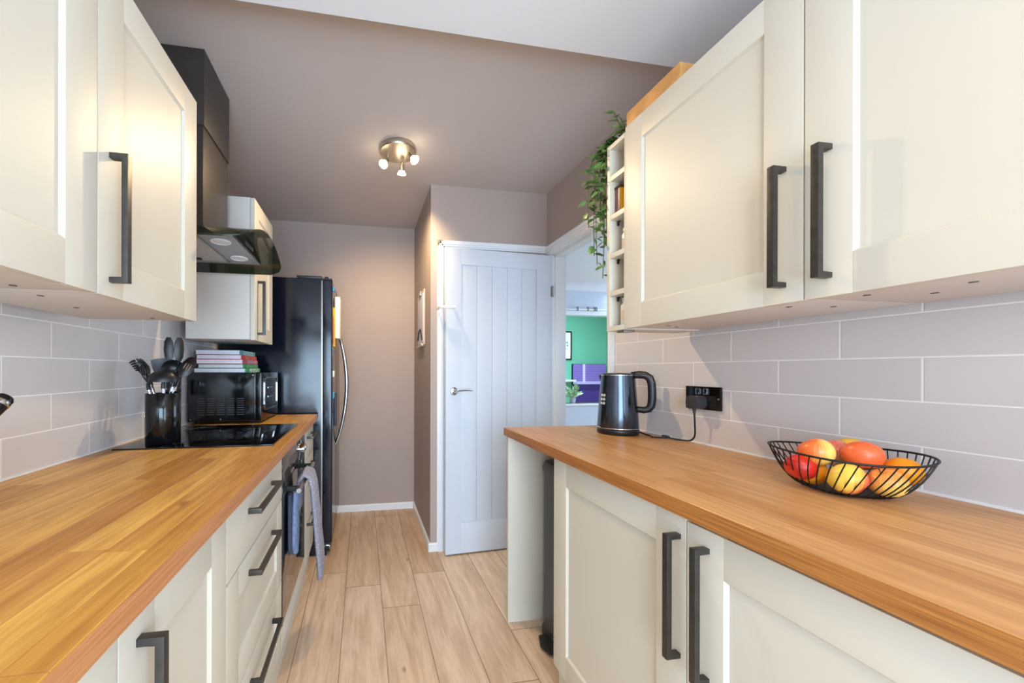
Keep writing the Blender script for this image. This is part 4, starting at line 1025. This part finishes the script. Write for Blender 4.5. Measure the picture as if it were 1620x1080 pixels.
# ------------------------------------------------------------------ pedal bin in the alcove
t = thing('pedal_bin', (0.98, 1.52, 0.0), 'dark grey pedal bin in the alcove under the right worktop', 'bin')
BX, BY = 0.980, 1.520
def rring(w, d, r, z_): return [(p_[0], p_[1], z_) for p_ in rrect(w, d, r, 6, BX, BY)]
b = bm(); ringtube(b, [rring(0.316, 0.270, 0.06, 0.012), rring(0.32, 0.274, 0.06, 0.03), rring(0.32, 0.274, 0.06, 0.745)]); obj('body', b, M['binbody'], t, smooth=40)
b = bm(); ringtube(b, [rring(0.330, 0.284, 0.065, 0.742), rring(0.332, 0.286, 0.065, 0.752), rring(0.330, 0.284, 0.065, 0.768), rring(0.312, 0.266, 0.056, 0.786), rring(0.24, 0.20, 0.04, 0.790)]); obj('lid', b, M['binbody'], t, smooth=50)
b = bm(); ringtube(b, [rring(0.334, 0.288, 0.065, 0.0), rring(0.334, 0.288, 0.065, 0.022), rring(0.318, 0.272, 0.06, 0.030)]); obj('base_ring', b, M['black'], t, smooth=40)
b = bm(); prism(b, [(0.830, 1.46), (0.775, 1.47), (0.758, 1.52), (0.775, 1.57), (0.830, 1.58)], 'z', 0.010, 0.026, 0.004); obj('pedal', b, M['black'], t, smooth=40)

# ------------------------------------------------------------------ things on and in the shelf unit
t = thing('tea_tin', (0.965, 1.262, SZ[2]), 'yellow tin with dark lid standing on the open shelves', 'tin')
b = bm(); box(b, 0.946, 1.026, 1.263, 1.294, SZ[2] + 0.0003, SZ[2] + 0.098, 0.003); obj('body', b, M['yellow'], t, smooth=40)
b = bm(); box(b, 0.9445, 0.9465, 1.265, 1.292, SZ[2] + 0.003, SZ[2] + 0.096, 0.0005); obj('side_label', b, M['maroon'], t)
b = bm(); box(b, 0.944, 1.028, 1.261, 1.2955, SZ[2] + 0.098, SZ[2] + 0.108, 0.002); obj('lid', b, M['brown'], t)
def jar(zb, x, y, r, h, label):
    t = thing('spice_jar', (x, y, zb), label, 'jar', 'jars on the open shelves')
    b = bm(); lathe(b, (x, y, zb + 0.0003), [(r * 0.9, 0), (r, 0.004), (r, h * 0.72), (r * 0.7, h * 0.82), (r * 0.7, h * 0.86)], 24); obj('jar_body', b, M['wax'], t, smooth=50)
    b = bm(); lathe(b, (x, y, zb + h * 0.86), [(r * 0.8, 0), (r * 0.8, h * 0.13), (r * 0.7, h * 0.14)], 24); obj('lid', b, M['whitecard'], t, smooth=50)
    b = bm(); lathe(b, (x, y, zb), [(r * 1.01, h * 0.18), (r * 1.01, h * 0.55)], 24, caps=False); obj('paper_label', b, M['cardpaper'], t)
jar(SZ[1], 0.972, 1.258, 0.020, 0.090, 'small white jar on the middle open shelf')
jar(CB + 0.018, 0.970, 1.258, 0.021, 0.105, 'white jar on the lowest open shelf')
b = bm(); box(b, 0.952, 0.985, 1.272, 1.292, SZ[3] + 0.0003, SZ[3] + 0.012, 0.003); top(obj('black_clip', b, M['black']), 'small black clip lying on the top open shelf', 'clip')

t = thing('wooden_tray', (1.06, 1.10, RT), 'orange pine tray lying on top of the right wall cabinets', 'tray')
b = bm(); box(b, 0.936, 1.20, 0.985, 1.205, RT + 0.0005, RT + 0.012, 0.001); obj('bottom', b, M['traywood'], t)
b = bm()
for a in ((0.930, 0.942, 0.98, 1.21), (1.194, 1.206, 0.98, 1.21), (0.942, 1.194, 0.98, 0.992), (0.942, 1.194, 1.198, 1.21)): box(b, *a, RT + 0.0005, RT + 0.050, 0.001)
obj('sides', b, M['traywood'], t)

# trailing plant
rp = random.Random(11)
t = thing('trailing_plant', (0.96, 1.30, 2.061), 'leafy green trailing plant hanging from the open shelf top', 'plant')
lv = bm(); stm = bm()
def leaf(b, base, direction, nrm_, L, Wd):
    d = Vector(direction).normalized(); n_ = Vector(nrm_); n_ = (n_ - d * n_.dot(d)); n_ = n_.normalized() if n_.length > 1e-4 else Vector((0, 0, 1)); s_ = d.cross(n_)
    outl = [(0.0, 0.04), (0.15, 0.55), (0.38, 1.0), (0.62, 0.85), (0.85, 0.38), (1.0, 0.0)]
    ctr = [base + d * (L * a) - n_ * (0.15 * L * a * a) for a, w_ in outl]
    Lf = [b.verts.new(c_ + s_ * (Wd / 2 * w_) + n_ * (0.10 * Wd * w_)) for c_, (a, w_) in zip(ctr, outl)]
    Rt = [b.verts.new(c_ - s_ * (Wd / 2 * w_) + n_ * (0.10 * Wd * w_)) for c_, (a, w_) in zip(ctr, outl)]
    Cn = [b.verts.new(c_) for c_ in ctr]
    for i in range(5):
        b.faces.new((Lf[i], Lf[i + 1], Cn[i + 1], Cn[i])); b.faces.new((Cn[i], Cn[i + 1], Rt[i + 1], Rt[i]))
def strand(P, n_leaf, L0, spread=1.0):
    pts = spline(P, 10); tube(stm, pts, 0.0016, 6)
    for k in range(n_leaf):
        s = (k + 0.6) / n_leaf; i = min(int(s * (len(pts) - 1)), len(pts) - 2); p_ = pts[i]; tdir = (pts[i + 1] - pts[i]).normalized()
        a = k * 2.4 + rp.uniform(-0.5, 0.5)
        side = Vector((math.cos(a), math.sin(a) * 0.8, rp.uniform(-0.25, 0.35))) * spread
        d = (side + tdir * rp.uniform(0.2, 0.8)).normalized()
        leaf(lv, p_, d, Vector((rp.uniform(-.6, .2), rp.uniform(-1, -.2), rp.uniform(0.1, 1))), L0 * rp.uniform(0.75, 1.15), L0 * rp.uniform(0.42, 0.58))
for (x, y, ze, nl) in ((0.905, 1.345, 1.62, 24), (0.918, 1.365, 1.66, 22), (0.935, 1.350, 1.70, 22), (0.898, 1.385, 1.78, 18), (0.930, 1.335, 1.565, 26), (0.952, 1.375, 1.74, 20), (0.912, 1.330, 1.84, 14), (0.925, 1.322, 1.72, 20), (0.940, 1.330, 1.80, 18), (0.905, 1.36, 1.90, 14)):
    xs = x + rp.uniform(-0.01, 0.01)
    strand([(0.99, 1.27, 2.064), (0.965, 1.300, 2.085), ((x + 0.96) / 2, y - 0.005, 2.075), (x, y, 2.0), (xs, y + 0.006, (2.0 + ze) / 2), (x + rp.uniform(-0.012, 0.012), y, ze)], int(nl * 1.25), 0.042)
strand([(1.00, 1.26, 2.066), (0.965, 1.265, 2.10), (0.945, 1.28, 2.15), (0.940, 1.29, 2.185)], 10, 0.044)
strand([(1.00, 1.28, 2.066), (0.985, 1.29, 2.11), (0.985, 1.30, 2.15)], 9, 0.044)
strand([(1.01, 1.27, 2.066), (0.97, 1.24, 2.085), (0.955, 1.255, 2.10), (0.93, 1.29, 2.09)], 12, 0.042)
obj('leaves', lv, M['leaf'], t, smooth=60); obj('stems', stm, M['stem'], t)

# ------------------------------------------------------------------ calendar on the partition's side
t = thing('clipboard', (0.44, 2.86, 1.38), 'clipboard of papers hanging on the taupe wall left of the white door', 'clipboard')
b = bm(); box(b, 0.437, 0.4445, 2.70, 3.00, 1.395, 1.800, 0.002); obj('board', b, M['cardpaper'], t)
b = bm(); box(b, 0.433, 0.437, 2.712, 2.988, 1.415, 1.775, 0.0008); obj('papers', b, M['paper'], t)
b = bm(); box(b, 0.424, 0.437, 2.80, 2.90, 1.770, 1.805, 0.004); obj('clip', b, M['steel'], t)
b = bm(); tube(b, spline([(0.4315, 2.95, 1.44), (0.4305, 2.90, 1.50), (0.4305, 2.84, 1.515), (0.4305, 2.79, 1.49), (0.4315, 2.75, 1.43)]), 0.006, 6); obj('pen_loop', b, M['black'], t)
b = bm()
for k in range(4): box(b, 0.425, 0.436, 2.705 + 0.02 * k, 2.99 - 0.03 * k, 1.385 - 0.0 + 0.006 * k, 1.389 + 0.006 * k)
obj('loose_sheets', b, M['whitecard'], t)

# ------------------------------------------------------------------ ceiling spotlights
def spots(cx, cy, cz, label, heads, visible_name='ceiling_light'):
    t = thing(visible_name, (cx, cy, cz - 0.09), label, 'light')
    b = bm(); lathe(b, (cx, cy, cz), [(0.100, 0), (0.102, -0.004), (0.102, -0.026), (0.099, -0.030), (0.0, -0.031)], 56, caps=False); obj('ceiling_plate', b, M['satinsteel'], t, smooth=50)
    for (dx, dy, ax, power) in heads:
        a = Vector(ax).normalized(); p0 = Vector((cx + dx, cy + dy, cz - 0.030)); p1 = p0 + Vector((0, 0, -0.022))
        b = bm(); tube(b, [p0, p1], 0.005, 10); ellipsoid(b, p1, (0.008, 0.008, 0.008), nu=12, nv=8)
        h = obj('spot_head', b, M['satinsteel'], t)
        b = bm(); lathe(b, p1 + a * 0.002, [(0.004, 0), (0.013, 0.003), (0.0135, 0.030), (0.0145, 0.034)], 20, axis=a); obj('lamp_holder', b, M['satinsteel'], h, smooth=50)
        b = bm(); lathe(b, p1 + a * 0.036, [(0.012, 0), (0.0225, 0.016), (0.0245, 0.020), (0.0245, 0.0235), (0.0, 0.0245)], 24, axis=a, caps=False); obj('bulb', b, M['bulb'], h, smooth=50)
        l = bpy.data.lights.new('spot_glow', 'SPOT'); l.energy = power; l.color = (1.0, 0.73, 0.42); l.spot_size = math.radians(108); l.spot_blend = 0.8; l.shadow_soft_size = 0.018
        o = bpy.data.objects.new('spot_glow', l); COL.objects.link(o); o.parent = t
        pw = p1 + a * 0.066; o.location = pw - Vector(t.location); o.rotation_euler = a.to_track_quat('-Z', 'Y').to_euler()
    return t
spots(0.19, 2.095, CZ, 'round three-spot ceiling light with lit bulbs, above the aisle', [(-0.055, 0.025, (-0.55, -0.52, -0.95), 38), (0.060, -0.045, (0.52, -0.50, -0.90), 42), (0.030, 0.055, (0.0, 0.60, -0.74), 52)])
spots(0.10, -0.70, CN, 'three-spot ceiling light above the near end of the aisle, out of the photo', [(-0.055, 0.025, (-0.5, 0.2, -0.9), 5), (0.060, -0.045, (0.70, 0.40, -0.75), 24), (0.02, 0.055, (0.1, 0.6, -0.8), 10)])

# ------------------------------------------------------------------ black handled tool at the left edge
ka = Vector((0.15, 0.62, 0.70)).normalized(); kt = Vector((-0.752, 0.940, 1.146))
t = thing('kitchen_knife', kt - ka * 0.2, 'black tool handle with a chrome band poking in at the left edge of the photo', 'knife')
b = bm(); lathe(b, kt - ka * 0.13, [(0.010, 0), (0.015, 0.02), (0.016, 0.09), (0.0165, 0.108)], 24, axis=ka); obj('handle', b, M['blackgloss'], t, smooth=50)
b = bm(); lathe(b, kt - ka * 0.022, [(0.0168, 0), (0.0172, 0.002), (0.0172, 0.008), (0.0166, 0.010)], 24, axis=ka); obj('chrome_band', b, M['chrome'], t, smooth=50)
b = bm(); lathe(b, kt - ka * 0.012, [(0.0166, 0), (0.0166, 0.006), (0.013, 0.012), (0.0, 0.013)], 24, axis=ka, caps=False); obj('end_cap', b, M['blackgloss'], t, smooth=50)
t2 = thing('knife_block', (-0.77, 0.75, 0.9275), 'slanted black knife block on the left worktop, out of the photo', 'knife block')
b = bm(); pb = kt - ka * 0.13
prism(b, [(0.66, 0.9276), (0.80, 0.9276), (pb.y - 0.005, pb.z - 0.02), (pb.y - 0.07, pb.z + 0.03)], 'x', -0.84, -0.745, 0.004); obj('block', b, M['blackmatt'], t2, smooth=40)

# ------------------------------------------------------------------ dining room and green room contents
t = thing('curtain_rail', (3.2, DY1 - 0.05, 2.06), 'white curtain rail with rings above the opening seen through the doorway', 'curtain rail')
b = bm(); tube(b, [(2.3, DY1 - 0.045, 2.075), (4.4, DY1 - 0.045, 2.075)], 0.012, 12); obj('rail', b, M['white'], t)
for x in (3.00, 3.16, 3.26, 3.29):
    b = bm(); tube(b, [(x, DY1 - 0.045 + 0.020 * math.cos(2 * PI * k / 16), 2.075 + 0.026 * math.sin(2 * PI * k / 16) + 0.01) for k in range(16)], 0.005, 6, closed=True); obj('ring', b, M['gun'], t)
def painted_reflection_mat():
    m = NT('screen_painted_reflection'); P, x, y, z = m.pos()  # reflected garden boards and post painted as colour with a faint glow
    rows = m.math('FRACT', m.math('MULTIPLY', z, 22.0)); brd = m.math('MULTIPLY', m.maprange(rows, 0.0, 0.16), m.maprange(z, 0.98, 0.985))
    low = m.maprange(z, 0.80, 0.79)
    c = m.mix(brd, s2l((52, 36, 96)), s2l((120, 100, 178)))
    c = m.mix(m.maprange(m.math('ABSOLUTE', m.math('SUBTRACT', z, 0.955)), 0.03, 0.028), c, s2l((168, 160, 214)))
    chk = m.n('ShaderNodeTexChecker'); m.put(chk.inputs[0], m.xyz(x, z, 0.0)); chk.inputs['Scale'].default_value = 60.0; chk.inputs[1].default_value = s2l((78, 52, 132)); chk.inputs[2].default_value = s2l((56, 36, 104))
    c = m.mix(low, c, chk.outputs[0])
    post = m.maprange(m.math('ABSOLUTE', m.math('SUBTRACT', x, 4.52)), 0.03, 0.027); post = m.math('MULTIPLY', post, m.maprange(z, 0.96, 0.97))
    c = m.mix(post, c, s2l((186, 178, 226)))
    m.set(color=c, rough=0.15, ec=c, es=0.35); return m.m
t = thing('television', (4.64, GY1 - 0.04, 0.55), 'wide screen with a purple reflection painted on it against the far green wall', 'television')
b = bm(); box(b, 4.27, 5.02, GY1 - 0.055, GY1 - 0.002, 0.55, 1.345, 0.004); tb = obj('case', b, M['blackgloss'], t)
b = bm(); box(b, 4.275, 5.015, GY1 - 0.058, GY1 - 0.054, 0.555, 1.340); obj('screen', b, painted_reflection_mat(), t)
def artmat():
    m = NT('botanical_print'); v = m.obj()
    w_ = m.noise(m.vmul(v, (1, 1, 0.7)), 12.0, 3.0, 0.6, 1.5); sp = m.n('ShaderNodeSeparateXYZ'); m.put(sp.inputs[0], v)
    rad = m.math('ADD', m.math('POWER', m.math('MULTIPLY', sp.outputs[0], 6.0), 2.0), m.math('POWER', m.math('MULTIPLY', m.math('SUBTRACT', sp.outputs[2], 0.29), 4.2), 2.0))
    f = m.math('MULTIPLY', m.maprange(w_, 0.52, 0.58), m.maprange(rad, 1.0, 0.7))
    m.set(color=m.mix(f, s2l((240, 242, 240)), s2l((60, 120, 110))), rough=0.6); return m.m
t = thing('framed_print', (4.05, GY1 - 0.02, 1.42), 'white framed plant print with black frame on the green wall', 'picture')
b = bm()
for a in ((3.84, 3.862, 1.43, 2.02), (4.238, 4.26, 1.43, 2.02), (3.862, 4.238, 1.43, 1.455), (3.862, 4.238, 1.995, 2.02)): box(b, a[0], a[1], GY1 - 0.03, GY1 - 0.002, a[2], a[3], 0.002)
obj('frame', b, M['blackmatt'], t)
b = bm(); box(b, 3.862, 4.238, GY1 - 0.016, GY1 - 0.006, 1.455, 1.995); obj('print', b, artmat(), t)
t = thing('wall_shelf', (3.9, GY1 - 0.1, 0.99), 'white shelf on the green wall left of the wide screen', 'shelf')
b = bm(); box(b, 3.5, 4.26, GY1 - 0.2, GY1 - 0.001, 0.985, 1.02, 0.003); obj('board', b, M['white'], t)
t = thing('potted_plant', (2.99, DY1 + 0.06, AZ0), 'pale leafy pot plant on the sill beyond the doorway', 'plant')
b = bm(); lathe(b, (2.99, DY1 + 0.06, AZ0), [(0.035, 0.0005), (0.045, 0.07), (0.047, 0.075), (0.041, 0.075), (0.038, 0.06), (0.0, 0.06)], 24, caps=False); obj('pot', b, M['terra'], t, smooth=50)
b = bm()
for k in range(34):
    a = rp.uniform(0, 2 * PI); el = rp.uniform(0.2, 1.3); d = Vector((math.cos(a) * math.cos(el), math.sin(a) * math.cos(el), math.sin(el))); leaf(b, Vector((2.99, DY1 + 0.06, AZ0 + 0.07)) + d * rp.uniform(0.01, 0.12), d, (0, -0.5, 1), rp.uniform(0.09, 0.14), rp.uniform(0.035, 0.055))
for k in range(8):
    a = 2 * PI * k / 8; tube(b, [(2.99, DY1 + 0.06, AZ0 + 0.06), (2.99 + 0.05 * math.cos(a), DY1 + 0.06 + 0.05 * math.sin(a), AZ0 + 0.16)], 0.002, 5)
obj('leaves', b, M['leafpale'], t, smooth=60)
